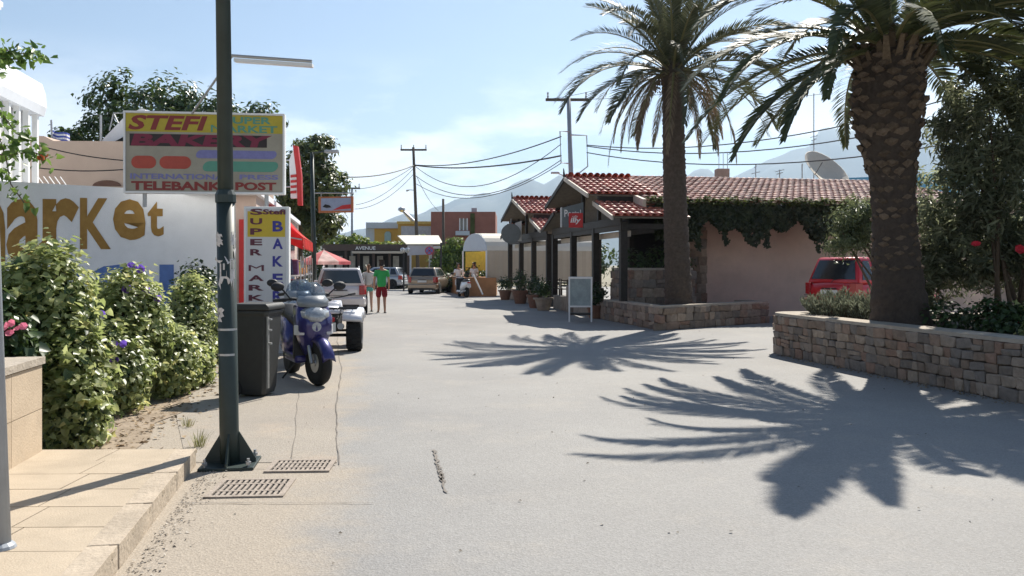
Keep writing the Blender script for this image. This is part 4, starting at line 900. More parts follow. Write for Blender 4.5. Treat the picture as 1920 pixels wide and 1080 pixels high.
def tiled_slope(parent, O, A, B, la, lb, pitch, rowl, mode, m):
    """tiles over the slope O + a*A + b*B (A along the eave, B up the slope)"""
    A, B = Vector(A).normalized(), Vector(B).normalized(); Nn = A.cross(B); 
    if Nn.z < 0: Nn = -Nn
    na = int(la / pitch); nb = int(math.ceil(lb / rowl)); base = MB()
    base.slab([O, O + A * la, O + A * la + B * lb, O + B * lb], Nn * -.05); base.build('roof_deck', M_['soffit'], parent)
    rows = MB(); 
    # concave pan tiles between the covers
    MB().quad(O + Nn * .012, O + A * la + Nn * .012, O + A * la + B * lb + Nn * .012, O + B * lb + Nn * .012).build('pan_tiles', m, parent)
    src = tile_mesh(m); joined = MB()
    for i in range(na):
        for j in range(nb):
            p = O + A * (pitch * (i + .5) + random.uniform(-.008, .008)) + B * (j * rowl) + Nn * (.015 + random.uniform(0, .008))
            Bt = (B + Nn * -.045 + A * random.uniform(-.02, .02)).normalized(); At = A; Nt = At.cross(Bt)
            if Nt.z < 0: At = -At; Nt = -Nt
            M = Matrix(((At.x, Bt.x, Nt.x, p.x), (At.y, Bt.y, Nt.y, p.y), (At.z, Bt.z, Nt.z, p.z), (0, 0, 0, 1)))
            if mode == 'obj': inst('roof_tile', TM, parent, M)
            else: joined.M = M; joined.add(src.v, src.f)
    if mode != 'obj':
        joined.M = Matrix.Identity(4); o = joined.build('roof_tiles', m, parent, smooth=True); o['kind'] = 'stuff'
def pavilion(label, u0, mode, depth=2.2):
    W = 8.5; t = thing('cafe_pavilion', label, 'pavilion', CF(u0, 0)); o = CF(u0, 0)
    L = lambda u, v, z: CF(u0 + u, v, z) - o
    for side in (0, 1):
        uu = (lambda d: d) if side == 0 else (lambda d: W - d)
        a = L(uu(-.15), -.35, 2.93); b = L(uu(1.75), -.35, 3.46); Bv = b - a
        tiled_slope(t, a, VD, Bv, depth, Bv.length, .21, .40, mode if side == 0 else 'join', M_['rtile'])
        a2 = L(uu(1.45), -.6, 3.66); b2 = L(uu(4.25), -.6, 4.42); B2 = b2 - a2
        tiled_slope(t, a2, VD, B2, depth, B2.length, .21, .40, mode if side == 0 else 'join', M_['rtile'])
        MB().slab([L(uu(1.5), -.30, 3.42), L(uu(1.5), depth - .4, 3.42), L(uu(1.5), depth - .4, 3.64), L(uu(1.5), -.3, 3.64)], UD * (.05 if side == 0 else -.05)).build('clerestory_board', M_['wood'], t)
        # barge boards
        MB().slab([a + ZD * -.10 - VD * .03, b + ZD * -.10 - VD * .03, b + ZD * .03 - VD * .03, a + ZD * .03 - VD * .03], -VD * .05).build('barge_board', M_['cream'] if side == 0 else M_['wood'], t)
        MB().slab([a2 + ZD * -.10 - VD * .03, b2 + ZD * -.10 - VD * .03, b2 + ZD * .03 - VD * .03, a2 + ZD * .03 - VD * .03], -VD * .05).build('barge_board', M_['cream'] if side == 0 else M_['wood'], t)
    rd = MB(); n = int(depth / .38)
    rm = tile_mesh(M_['rtile'], L=.42, r=.12).mesh('ridge_tile', M_['rtile'], smooth=True)
    for k in range(n):
        p = L(4.25, -.6 + k * .38, 4.46); inst('ridge_tile', rm, t, Matrix.Translation(p) @ Matrix.Rotation(YAW - math.pi / 2, 4, 'Z'))
    MB().tube([L(4.25, -.66, 4.45), L(4.25, -.68, 4.72)], [.05, .015], 6).build('finial', M_['wood'], t)
    # gable infill boards and arch
    MB().slab([L(1.5, .5, 3.42), L(7.0, .5, 3.42), L(4.25, .5, 4.33)], VD * .06).build('gable_infill', M_['soffit'], t)
    MB().slab([L(.2, .45, 2.95), L(8.3, .45, 2.95), L(7.0, .45, 3.40), L(1.5, .45, 3.40)], VD * .05).build('gable_infill', M_['soffit'], t)
    for u in (2.4, 4.25, 6.1): MB().slab([L(u - .06, -.08, 2.94), L(u + .06, -.08, 2.94), L(u + .06, -.08, 4.3 - abs(u - 4.25) * .33), L(u - .06, -.08, 4.3 - abs(u - 4.25) * .33)], VD * .1).build('king_post', M_['wood'], t)
    MB().slab([L(.1, -.10, 2.72), L(8.4, -.10, 2.72), L(8.4, -.10, 2.94), L(.1, -.10, 2.94)], VD * .05).build('lintel_board', M_['wood'], t)
    for u in (.15, 2.9, 5.6, 8.35):
        MB().box(L(u, 0, 1.42), (.20, .20, 2.75), YAW).build('post', M_['wood'], t, bevel=.015)
        if u > .2 and u < 8: MB().box(L(u, .0, .45), (.42, .42, .9), YAW).build('post_plinth', M_['lowwall'], t, bevel=.02)
    for u in (.15, 4.25, 8.35): MB().box(L(u, depth - .6, 1.42), (.16, .16, 2.75), YAW).build('post', M_['wood'], t)
    for v in (0, depth - .6): MB().box(L(4.25, v + .002, 2.66), (.14, 8.5, .16), YAW).build('tie_beam', M_['wood'], t)
    for u in (.15, 8.35): MB().slab([L(u - .07, 0.1, 2.6), L(u + .07, 0.1, 2.6), L(u + .07, depth - .6, 2.6), L(u - .07, depth - .6, 2.6)], ZD * .15).build('side_beam', M_['wood'], t)
    for (ua, ub) in ((.4, 2.5), (3.3, 5.2), (6.0, 8.1)):
        MB().slab([L(ua, -.12, 0), L(ub, -.12, 0), L(ub, .16, 0), L(ua, .16, 0)], ZD * .5).build('low_wall', M_['lowwall'], t, bevel=.02)
    MB().slab([L(0, .1, 0), L(8.5, .1, 0), L(8.5, depth, 0), L(0, depth, 0)], ZD * .1).build('floor', M_['floor'], t)
    MB().slab([L(.25, .2, 2.40), L(8.2, .2, 2.40), L(8.2, .26, 2.40), L(.25, .26, 2.40)], ZD * .16).build('roller_blind', M_['cream'], t)
    return t
PA = pavilion('tiled gable pavilion of the cafe with the red coffee sign', -.6, 'obj')
PB = pavilion('farther tiled gable pavilion of the cafe with the round badge', 8.6, 'join', 2.6)
# hanging signs
hs = thing('hanging_sign', 'grey framed cafe sign with white writing under the near gable', 'sign', CF(2.9, -.45, 2.1)); o = CF(2.9, -.45, 2.1); sgn_u = (-UD * .75 + VD * .66).normalized(); sgn_n = sgn_u.cross(ZD)
sg_o = P(1055, 428, 25.5); sg = lambda x, y, k=0: (P(x, y, 25.5) + Vector((0, -k, 0)) - o)
MB().slab([sg(1053, 424), sg(1094, 429), sg(1094, 379), sg(1053, 390)], (0, .12, 0)).build('board', mat('slate_grey_board', (.14, .17, .18), .5, .1), hs)
MB().slab([sg(1051, 426, .02), sg(1054, 426, .02), sg(1054, 388, .02), sg(1051, 389, .02)], (0, .16, 0)).build('frame', M_['steel'], hs)
lettering('Portal', hs, M_['white_paint'], sg(1058, 412, .015), Vector((1, 0, 0)), ZD, (0, .5, .08, .30), .02, 0, .006)
ill = thing('coffee_sign', 'red square coffee sign with white lettering hung on the grey sign', 'sign', sg(1066, 427, .1) + o); o2 = ill.location.copy()
MB().slab([sg(1066, 427, .18) + o - o2, sg(1092, 427, .18) + o - o2, sg(1092, 400, .18) + o - o2, sg(1066, 400, .18) + o - o2], (0, .1, 0)).build('red_board', M_['redp'], ill)
lettering('illy', ill, M_['white_paint'], sg(1068, 421, .18) + o - o2, Vector((1, 0, 0)), ZD, (0, .33, 0, .20), .03, .2, .006)
lettering('caffe', ill, M_['white_paint'], sg(1072, 408, .18) + o - o2, Vector((1, 0, 0)), ZD, (0, .17, 0, .055), .0, 0, .006)
bd = thing('round_sign', 'grey round badge sign under the far gable', 'sign', P(958, 455, 36.0)); o = bd.location.copy()
MB().slab([P(958, 438, 36) - o + Vector((.42 * math.cos(a), 0, .42 * math.sin(a))) for a in [2 * math.pi * k / 20 for k in range(20)]], (0, .08, 0)).build('disc', mat('grey_badge', (.16, .18, .18), .5), bd)
MB().slab([P(x, y, 36.2) - o for x, y in ((966, 452), (978, 452), (978, 414), (966, 418))], (0, .05, 0)).build('white_board', M_['white_paint'], bd)
MB().tube([P(958, 438, 36.05) - o, P(958, 410, 36.05) - o], .015, 5).build('hanger', M_['steel'], bd)

# long main building to the right with ivy under the eaves
R0 = CF(1.5, 3.6); mbd = thing('cafe_building', 'long pink walled cafe building with a tiled roof and ivy eaves', 'building', R0)
E0, E1 = Vector((3.9, 24.35, 3.42)), Vector((15.5, 26.5, 3.42)); T0, T1 = Vector((3.3, 29.9, 4.68)), Vector((14.9, 32.0, 4.68))
A = (E1 - E0).normalized(); Bv = (T0 - E0); Bv = Bv - A * Bv.dot(A)
tiled_slope(mbd, E0 - R0, A, Bv, 11.6, Bv.length, .23, .42, 'join', M_['rtile2'])
MB().slab([E0 - R0 + Vector((-.08, -.05, -.16)), E0 - R0 + Vector((-.08, -.05, .06)), E0 + Bv - R0 + Vector((-.08, 0, .06)), E0 + Bv - R0 + Vector((-.08, 0, -.16))], A * -.10).build('verge', M_['cream'], mbd)
w0, w1 = Vector((5.7, 26.3, 0)), Vector((15.5, 28.1, 0))
MB().slab([w0 - R0, w1 - R0, w1 - R0 + Vector((0, 4, 0)), w0 - R0 + Vector((0, 4, 0))], ZD * 3.4).build('wall', M_['pink'], mbd)
MB().slab([Vector((3.9, 28.5, 0)) - R0, Vector((5.7, 28.8, 0)) - R0, Vector((5.7, 31, 0)) - R0, Vector((3.9, 31, 0)) - R0], ZD * 3.4).build('back_wall', M_['dark'], mbd)  # near-black slab: the cafe's inner shade is put into the wall colour
MB().slab([E0 - R0 + Vector((0, .12, -.32)), E1 - R0 + Vector((0, .12, -.32)), E1 - R0 + Vector((0, .32, -.32)), E0 - R0 + Vector((0, .32, -.32))], ZD * .22).build('eave_beam', M_['wood'], mbd)
for k in range(9):
    p = E0.lerp(E1, k / 8) - R0; MB().slab([p + Vector((-.05, .1, -.2)), p + Vector((.05, .1, -.2)), p + Vector((.4, 2.3, -.2)), p + Vector((.3, 2.3, -.2))], ZD * .1).build('rafter', M_['wood'], mbd)
MB().slab([P(x, y, 25.9) - R0 for x, y in ((1297, 590), (1324, 590), (1324, 426), (1297, 424))], (0, .5, 0)).build('stone_pillar', M_['lowwall'], mbd)
stone_wall(mbd, [tuple((P(1297, 500, 25.87) - R0)[:2]), tuple((P(1324, 500, 25.87) - R0)[:2])], .2, 2.65, 9, .24, 60, depth=.06)
MB().slab([P(x, y, 26.9) - R0 for x, y in ((1518, 413), (1545, 413), (1545, 404), (1518, 404))], (0, -.05, 0)).build('yellow_lamp_panel', mat('yellow_panel', (.7, .5, .05), .5), mbd)
ch = MB().slab([P(x, y, 31.5) - R0 for x, y in ((1345, 345), (1368, 345), (1368, 316), (1345, 316))], (0, .45, 0)).build('chimney', mat('chimney_plaster', (.40, .30, .25), .9), mbd)
for x in (1348, 1356, 1364): MB().tube([P(x, 316, 31.6) - R0, P(x, 286, 31.6) - R0], .012, 4).build('rebar', M_['steel'], ch)
# ivy hanging from the eaves
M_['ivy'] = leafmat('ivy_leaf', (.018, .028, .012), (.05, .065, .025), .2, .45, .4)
M_['ivy_top'] = leafmat('ivy_leaf_lit', (.05, .075, .02), (.13, .15, .05), .35, .7, .15)  # paler copy of the dark ivy; sunlight on the top is in its colour
iv = thing('ivy', 'dense dark ivy hanging along the eaves of the cafe building', 'climbing plant', E0 + Vector((0, -.2, -.9))); io = iv.location.copy()
q = []; qn = []; qt = []; qtn = []
for _ in range(15000):
    t = random.random() ** 1.0; p = E0.lerp(E1, t * .62 + .02); dep = .85 + .25 * math.sin(t * 19) + .18 * math.sin(t * 47 + 1)
    z = -.03 - random.random() * dep * (.95 if t < .8 else .6); q.append(tuple(p + Vector((0, random.uniform(-.05, .35), z)) - io)); qn.append((random.gauss(0, .5), -1 + random.gauss(0, .4), random.gauss(.3, .4)))
for _ in range(1500):
    t = random.random(); p = E0.lerp(E1, t * .62 - .0); q_ = p + Vector((0, random.uniform(-.15, .2), random.uniform(-.05, .12) + .05 * math.sin(t * 60))) - io; qt.append(tuple(q_)); qtn.append((random.gauss(0, .5), random.gauss(-.4, .4), 1))
for xs_ in (.13, .2, .31, .45, .47, .58):
    l = random.uniform(.3, .8)
    for _ in range(60):
        p = E0.lerp(E1, xs_) + Vector((random.gauss(0, .04), .1, -.85 - random.random() * l)); q.append(tuple(p - io)); qn.append((random.gauss(0, .5), -1, .2))
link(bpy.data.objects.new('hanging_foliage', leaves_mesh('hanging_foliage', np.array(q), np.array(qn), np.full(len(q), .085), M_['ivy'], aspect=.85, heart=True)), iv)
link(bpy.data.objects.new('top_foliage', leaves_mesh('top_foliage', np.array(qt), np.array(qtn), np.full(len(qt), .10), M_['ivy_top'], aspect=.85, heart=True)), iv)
# raised stone terrace wall behind the wedge planter
tw = thing('terrace_wall', 'shaded stone terrace wall of the cafe behind the slender palm', 'wall', (2.95, 25.3, 0)); o = tw.location.copy()
tp = [(5.3 - o.x, 25.1 - o.y), (3.35 - o.x, 23.9 - o.y), (3.0 - o.x, 25.4 - o.y)]
mb = MB(); ribbon(mb, tp, .03, .3, 0, 1.45); mb.build('core', M_['mortar'], tw); stone_wall(tw, tp, 0, 1.45, 6, .32)
mb = MB(); ribbon(mb, tp, -.03, .33, 1.45, 1.52); mb.build('coping', M_['cap'], tw)
bush('terrace_plant', 'dark plants with a red blossom on the shaded terrace wall', 'plant', (3.6, 25.0, 1.4), [((3.5, 24.95, 1.7), (.5, .3, .35)), ((4.4, 25.2, 1.75), (.6, .3, .4)), ((5.0, 25.4, 1.6), (.4, .3, .3))], 900, .1, M_['vine_dark'], None, 2, heart=False, fl=[P(1180, 513, 24.2), P(1172, 510, 24.2)], fm=M_['petal_red'], fr=.06)
# sandwich board
sb = thing('sandwich_board', 'white framed menu board standing in front of the cafe', 'sign', G(1088, 603), R(-4))
for s_ in (-1, 1):
    mt = Matrix.Rotation(R(8) * s_, 4, 'X'); b_ = MB(); b_.M = Matrix.Translation((0, .22 * -s_ * 1, 0)) @ mt
    f_ = MB(); f_.M = b_.M
    for x in (-.31, .31): f_.box((x, 0, .64), (.045, .04, 1.28))
    for z in (.45, 1.255): f_.box((0, 0, z), (.575, .04, .045))
    f_.build('frame', M_['white_paint'] if s_ > 0 else M_['steel'], sb)
    b_.box((0, 0, .85), (.57, .02, .76)); b_.build('board', mat('menu_board', (.30, .36, .37), .5, .25, 4), sb)
MB().box((0, 0, .22), (.6, .38, .05)).build('shelf', M_['wood'], sb)
# potted plants, chairs and tables on the terrace
M_['terra'] = mat('terracotta', (.22, .12, .08), .85, .15, 8)
def pot(label, p, r, h, gr, hh, m=None):
    t = thing('potted_plant', label, 'potted plant', p); MB().lathe([(r * .65, 0), (r * .95, h * .85), (r * 1.1, h * .86), (r * 1.1, h), (r * .9, h), (r * .88, h * .9)], 14).build('pot', m or M_['terra'], t, smooth=False)
    leafobj('foliage', t, mound([((0, 0, h + hh * .5), (gr, gr, hh * .55))], 420, .05, .4), .11, M_['vine_dark'], aspect=.5); return t
pot('terracotta pot with a dark bush between the cafe posts', CF(11.6, -.55), .34, .55, .42, .8)
pot('tall clay pot with a leafy plant in front of the second post', CF(8.0, -.7), .3, .5, .35, .7)
pot('square grey tub with red leaved plant by the near pavilion', CF(6.3, -.75), .33, .45, .3, .6, M_['lowwall'])
pot('clay pot with a low shrub next to the far corner post', CF(15.5, -.5), .3, .45, .35, .6)
pot('small pot with a shrub just behind the menu board', CF(1.6, -.2), .28, .4, .35, .7)
def chair(label, p, rz):
    t = thing('cafe_chair', label, 'chair', p, rz)
    for x, y in ((-.2, -.2), (.2, -.2)): MB().box((x, y, .22), (.04, .04, .44)).build('leg', M_['wood'], t)
    for x, y in ((-.2, .2), (.2, .2)): MB().box((x, y, .45), (.04, .04, .9)).build('leg', M_['wood'], t)
    MB().box((0, 0, .455), (.46, .46, .04)).build('seat', M_['wood'], t)
    for z in (.62, .72, .82): MB().box((0, .2, z), (.36, .025, .05)).build('slat', M_['wood'], t)
def ctable(label, p):
    t = thing('cafe_table', label, 'table', p); MB().box((0, 0, .73), (.75, .75, .035)).build('top', M_['wood'], t)
    MB().tube([(0, 0, .03), (0, 0, .715)], .035, 8).build('column', M_['steel'], t); MB().lathe([(.25, 0), (.25, .02), (.04, .04)], 12).build('base', M_['steel'], t)
for k, (u, v, w) in enumerate(((1.2, 1.6, 'nearest in the red sign pavilion'), (4.6, 1.7, 'in the middle of the red sign pavilion'), (10.4, 1.6, 'nearest in the far pavilion'), (13.8, 1.7, 'toward the far end of the far pavilion'))):
    ctable('dark square cafe table ' + w, CF(u, v, .1))
    chair('near dark chair at the table ' + w, CF(u - .75, v, .1), YAW + math.pi); chair('far dark chair at the table ' + w, CF(u + .75, v, .1), YAW)
# satellite dish, blue roof and aerials behind the roof
sd = thing('satellite_dish', 'large cream satellite dish behind the cafe roof', 'satellite dish', (P(1545, 350, 33))); o = sd.location.copy()
dm = MB(); dm.lathe([(1e-3, 0), (.35, .03), (.7, .12), (1.0, .26), (1.02, .26), (.7, .09), (.35, -.01), (2e-3, -.03)], 28); 
dsh = dm.build('dish', M_['cream'], sd, smooth=True); dsh.rotation_euler = Vector((.40, -.66, .64)).to_track_quat('Z', 'Y').to_euler(); dsh.location = P(1543, 327, 33) - o
am = MB(); c0 = P(1543, 330, 33) - o; am.tube([c0 + Vector((-.1, -.2, -.2)), c0 + Vector((-.55, -.7, .0)), c0 + Vector((-.1, -.2, .5))], .02, 5); am.build('feed_arm', M_['dark'], sd); MB().tube([c0, c0 - ZD * 5.0], .07, 8).build('mast', M_['steel'], sd)
bl = thing('blue_building', 'blue rooftop block to the right of the satellite dish', 'building', P(1580, 420, 38)); o = bl.location.copy()
MB().slab([P(x, y, 38) - o for x, y in ((1578, 570), (1800, 570), (1800, 326), (1720, 328), (1578, 334))], (0, 4, 0)).build('wall', mat('blue_plaster', (.10, .28, .42), .8, .06), bl)
for x in (1610, 1625): MB().slab([P(a, b, 37.98) - o for a, b in ((x, 345), (x + 5, 345), (x + 5, 341), (x, 341))], (0, .01, 0)).build('window', M_['white_paint'], bl)
def aerial(label, x, y0, y1, Z, bars):
    t = thing('tv_aerial', label, 'aerial', P(x, y0, Z)); o = t.location.copy(); MB().tube([(0, 0, 0), P(x, y1, Z) - o], .022, 5).build('mast', M_['steel'], t)
    for y, w in bars: MB().tube([P(x - w, y + 2, Z) - o, P(x + w, y - 2, Z) - o], .014, 4).build('rod', M_['steel'], t)
aerial('tall thin roof aerial above the satellite dish', 1526, 572, 175, 34, ((178, 16), (256, 7), (262, 5)))
aerial('short aerial on the roof between chimney and dish', 1417, 572, 308, 34, ((312, 3), (324, 8)))
aerial('small branching aerial left of the dish', 1462, 572, 318, 34, ((320, 8), (325, 6)))
aerial('dark stub mast just left of the dish', 1504, 572, 308, 33, ((309, 1),))
# ================================================================== LAMP POST, BIN, GRATES, POSTS
M_['green'] = mat('dark_green_paint', (.030, .045, .042), .45, .15, 6, dirt=.3)
M_['grime'] = mat('sticker_paper', (.55, .53, .52), .8, .25, 30)
lp_ = G(432, 872); lp = thing('lamp_post', 'dark green steel lamp post with torn stickers at the kerb', 'lamp post', lp_)
tilt = lambda z: Vector((-.013 * z - .02 * min(z, .5), 0, z))
MB().tube([tilt(0.01), tilt(.3), tilt(2.12)], [.078, .076, .074], 12).build('lower_shaft', M_['green'], lp, smooth=True)
MB().tube([tilt(2.10), tilt(2.16), tilt(2.2)], [.082, .082, .064], 12).build('collar', M_['green'], lp)
MB().tube([tilt(2.18), tilt(9.0)], [.062, .045], 12).build('upper_shaft', M_['green'], lp, smooth=True)
MB().box((0, 0, .012), (.42, .42, .024), R(8)).build('base_plate', M_['green'], lp, bevel=.004)
for a in (8, 98, 188, 278):
    d = Vector((math.cos(R(a)), math.sin(R(a)), 0)); s_ = Vector((-d.y, d.x, 0)) * .007
    MB().slab([d * .06 + ZD * .024 - s_, d * .2 + ZD * .024 - s_, d * .2 + ZD * .05 - s_, d * .068 + ZD * .27 - s_], s_ * 2).build('gusset', M_['green'], lp)
for sx in (-1, 1):
    for sy in (-1, 1):
        b = MB(); c = Matrix.Rotation(R(8), 3, 'Z') @ Vector((sx * .165, sy * .165, 0)); b.lathe([(.012, .024), (.012, .085)], 8, c); b.lathe([(.022, .04), (.022, .06)], 6, c); b.build('bolt', M_['steel'], lp)
MB().tube([tilt(8.9), tilt(9.0) + Vector((.4, .1, .1)), tilt(9.0) + Vector((1.4, .3, .25))], [.04, .035, .03], 8).build('arm', M_['green'], lp)
MB().box(tilt(9.0) + Vector((1.7, .36, .27)), (.7, .24, .12), R(10)).build('lantern', M_['steel'], lp, bevel=.03)
def wrap(z0, z1, a0, a1, r, ragged=0, name='sticker', m=None):
    b = MB(); n = 6; rows = 4; g = {}
    for j in range(rows + 1):
        for i in range(n + 1):
            a = R(a0 + (a1 - a0) * i / n); z = z0 + (z1 - z0) * j / rows; e = ragged if i in (0, n) or j in (0, rows) else 0
            c = tilt(z); g[i, j] = (c.x + r * math.cos(a + random.uniform(-e, e)), r * math.sin(a + random.uniform(-e, e)), z + random.uniform(-e, e) * .12)
    for j in range(rows):
        for i in range(n):
            if ragged and random.random() < ragged * .9: continue
            b.quad(g[i, j], g[i + 1, j], g[i + 1, j + 1], g[i, j + 1])
    b.build(name, m or M_['grime'], lp)
zz = lambda y: CH + (HZ - y) / FPX * lp_.y
wrap(zz(460), zz(437), 205, 265, .0765, .12); wrap(zz(462), zz(436), 315, 350, .0765, .1); wrap(zz(530), zz(482), 235, 300, .0765, .55); wrap(zz(540), zz(470), 300, 350, .0765, .5); wrap(zz(600), zz(578), 215, 265, .077, .2)
for y in (617, 664): wrap(zz(y + 2), zz(y - 2), 180, 360, .078, 0, 'steel_band', M_['steel'])
# shadow-side sign post at the left edge
sp = thing('sign_post', 'grey metal post standing on the tiled pavement at the left edge', 'post', (-2.655, 4.43, PZ + .012))
MB().tube([(0, 0, 0), (-.165, .03, 3.9)], .05, 14).build('tube', M_['greym'], sp, smooth=True)
MB().box((-.19, -.02, 3.75), (.6, .02, .6), .1).build('plate', M_['steel'], sp, bevel=.01); MB().lathe([(.075, 0), (.07, .015), (.052, .03)], 14).build('foot_ring', M_['greym'], sp)
# wheelie bin
M_['binp'] = mat('grey_bin_plastic', (.034, .035, .034), .55, .1, 10, .15, 120)
bn_ = G(482, 741); tb = thing('waste_bin', 'dark grey plastic wheelie bin beside the purple scooter', 'bin', bn_, R(-6)); tb.scale = (.90, .9, 1.0)
bm_ = MB(); rings = []
for z, w, d in ((.03, .36, .40), (.10, .40, .44), (.5, .45, .50), (.98, .50, .56), (1.02, .54, .60), (1.05, .54, .60)):
    rings.append([(sx * (w / 2 - cx), sy * (d / 2 - cy), z) for sx, sy, cx, cy in ((-1, -1, .04, 0), (1, -1, .04, 0), (1, -1, 0, .04), (1, 1, 0, .04), (1, 1, .04, 0), (-1, 1, .04, 0), (-1, 1, 0, .04), (-1, -1, 0, .04))])
bm_.loft(rings); bm_.build('body', M_['binp'], tb, bevel=.008)
ld = MB(); ld.loft([[(sx * (w / 2), sy * (.62 / 2), z) for sx, sy in ((-1, -1), (1, -1), (1, 1), (-1, 1))] for z, w in ((1.055, .57), (1.10, .57), (1.135, .50))]); ld.build('lid', M_['binp'], tb, bevel=.015)
MB().tube([(-.27, -.22, 1.0), (-.35, -.22, 1.02), (-.35, .22, 1.02), (-.27, .22, 1.0)], .016, 6).build('handle', M_['binp'], tb)
for s_ in (-1, 1):
    w_ = MB(); w_.lathe([(.04, -.03), (.10, -.03), (.105, 0), (.10, .03), (.04, .03)], 16, (-.22, s_ * .25, .105), 'Y'); w_.build('wheel', mat('bin_wheel_rubber', (.02, .02, .02), .8), tb)
MB().tube([(-.22, -.26, .105), (-.22, .26, .105)], .014, 6).build('axle', M_['steel'], tb)
MB().slab([(-.25, -.29, .1), (-.19, -.29, .1), (-.2, -.29, .55), (-.25, -.29, .5)], (0, .04, 0)).build('rear_rib', M_['binp'], tb)
MB().slab([(.262, -.31, .98), (.285, -.31, .98), (.262, -.25, .12), (.24, -.25, .12)], (0, .03, 0)).build('corner_highlight', mat('sunlit_bin_edge', (.30, .30, .29), .5, .2, 20), tb)  # pale strip painted along the edge for sunlight on the bin's right side
for z in (.95, .82, .66): MB().box((.285, -.26, z), (.05, .05, .02)).build('hinge', M_['steel'], tb)
# drain grates
def grate(label, c, w, d, rz, nb):
    t = thing('drain_grate', label, 'drain grate', c, rz); MB().box((0, 0, .002), (w + .04, d + .04, .004)).build('pit_shade', mat('drain_shade', (.015, .013, .012), .9), t)  # flat near-black plate: shade below the bars is put into its colour
    f_ = MB()
    for x in (-1, 1): f_.box((x * (w / 2 + .03), 0, .007), (.04, d + .1, .014))
    for y in (-1, 1): f_.box((0, y * (d / 2 + .03), .007), (w + .02, .04, .014))
    f_.build('frame', M_['rust'], t)
    for k in range(nb): MB().box((-w / 2 + w * (k + .5) / nb, 0, .006), (w / nb * .52, d + .02, .012)).build('bar', M_['rust'], t)
    for y in (-.17, .17): MB().box((0, y * d * 1.4, .008), (w, .025, .011)).build('cross_bar', M_['rust'], t)
M_['rust'] = mat('worn_cast_iron', (.32, .27, .225), .8, .25, 15, .4, 60)
grate('drain grate with dark open slots in front of the lamp post', G(472, 916) - ZD * .002, .44, .40, R(4), 11)
grate('dusty half filled drain grate to the right of the lamp post', G(565, 875) + ZD * .001, .40, .30, R(3), 11)
# ================================================================== VEHICLES
M_['tyre'] = mat('tyre_rubber', (.018, .018, .018), .85, .2, 30)
M_['alloy'] = mat('alloy_wheel', (.45, .46, .47), .35, .05, 10, metal=.8)
M_['blackp'] = mat('black_plastic', (.022, .022, .024), .6, .15, 20)
M_['taill'] = mat('tail_light_red', (.38, .015, .02), .15, .1, 20, spec=.7, coat=.5)
M_['lens'] = mat('clear_lens', (.34, .36, .38), .08, .3, 30, spec=.9, coat=.8)
M_['plate'] = mat('number_plate', (.70, .70, .68), .5, .04, 20)
M_['chrome'] = mat('chrome', (.7, .7, .7), .12, .03, metal=1)
M_['seatv'] = mat('black_vinyl', (.025, .025, .026), .5, .15, 20)
def wheel(parent, c, r, w, spokes=5, name='wheel'):
    e = link(bpy.data.objects.new(name, None), parent); e.location = c; e.empty_display_size = .1
    ty = MB(); ty.lathe([(r * .62, -w * .45), (r * .9, -w * .5), (r * .985, -w * .36), (r, 0), (r * .985, w * .36), (r * .9, w * .5), (r * .62, w * .45)], 24, axis='X'); ty.build('tyre', M_['tyre'], e, smooth=True)
    rm = MB(); rm.lathe([(r * .1, -w * .30), (r * .16, -w * .36), (r * .16, w * .36), (r * .1, w * .40)], 12, axis='X')
    for s_ in (-1, 1): 
        for k in range(spokes):
            a = 2 * math.pi * k / spokes; d = Vector((0, math.cos(a), math.sin(a))); n_ = Vector((0, -math.sin(a), math.cos(a))) * r * .09
            rm.slab([Vector((s_ * w * .34, 0, 0)) + d * r * .1 - n_, Vector((s_ * w * .40, 0, 0)) + d * r * .6 - n_ * .8, Vector((s_ * w * .40, 0, 0)) + d * r * .6 + n_ * .8, Vector((s_ * w * .34, 0, 0)) + d * r * .1 + n_], (-s_ * w * .08, 0, 0))
    for s_ in (-1, 1): rm.lathe([(r * .56, s_ * w * .36), (r * .64, s_ * w * .47), (r * .64, s_ * w * .40), (r * .56, s_ * w * .30)], 24, axis='X')
    rm.build('rim', M_['alloy'], e, smooth=False); return e
def lerp(a, b, t): return a + (b - a) * t
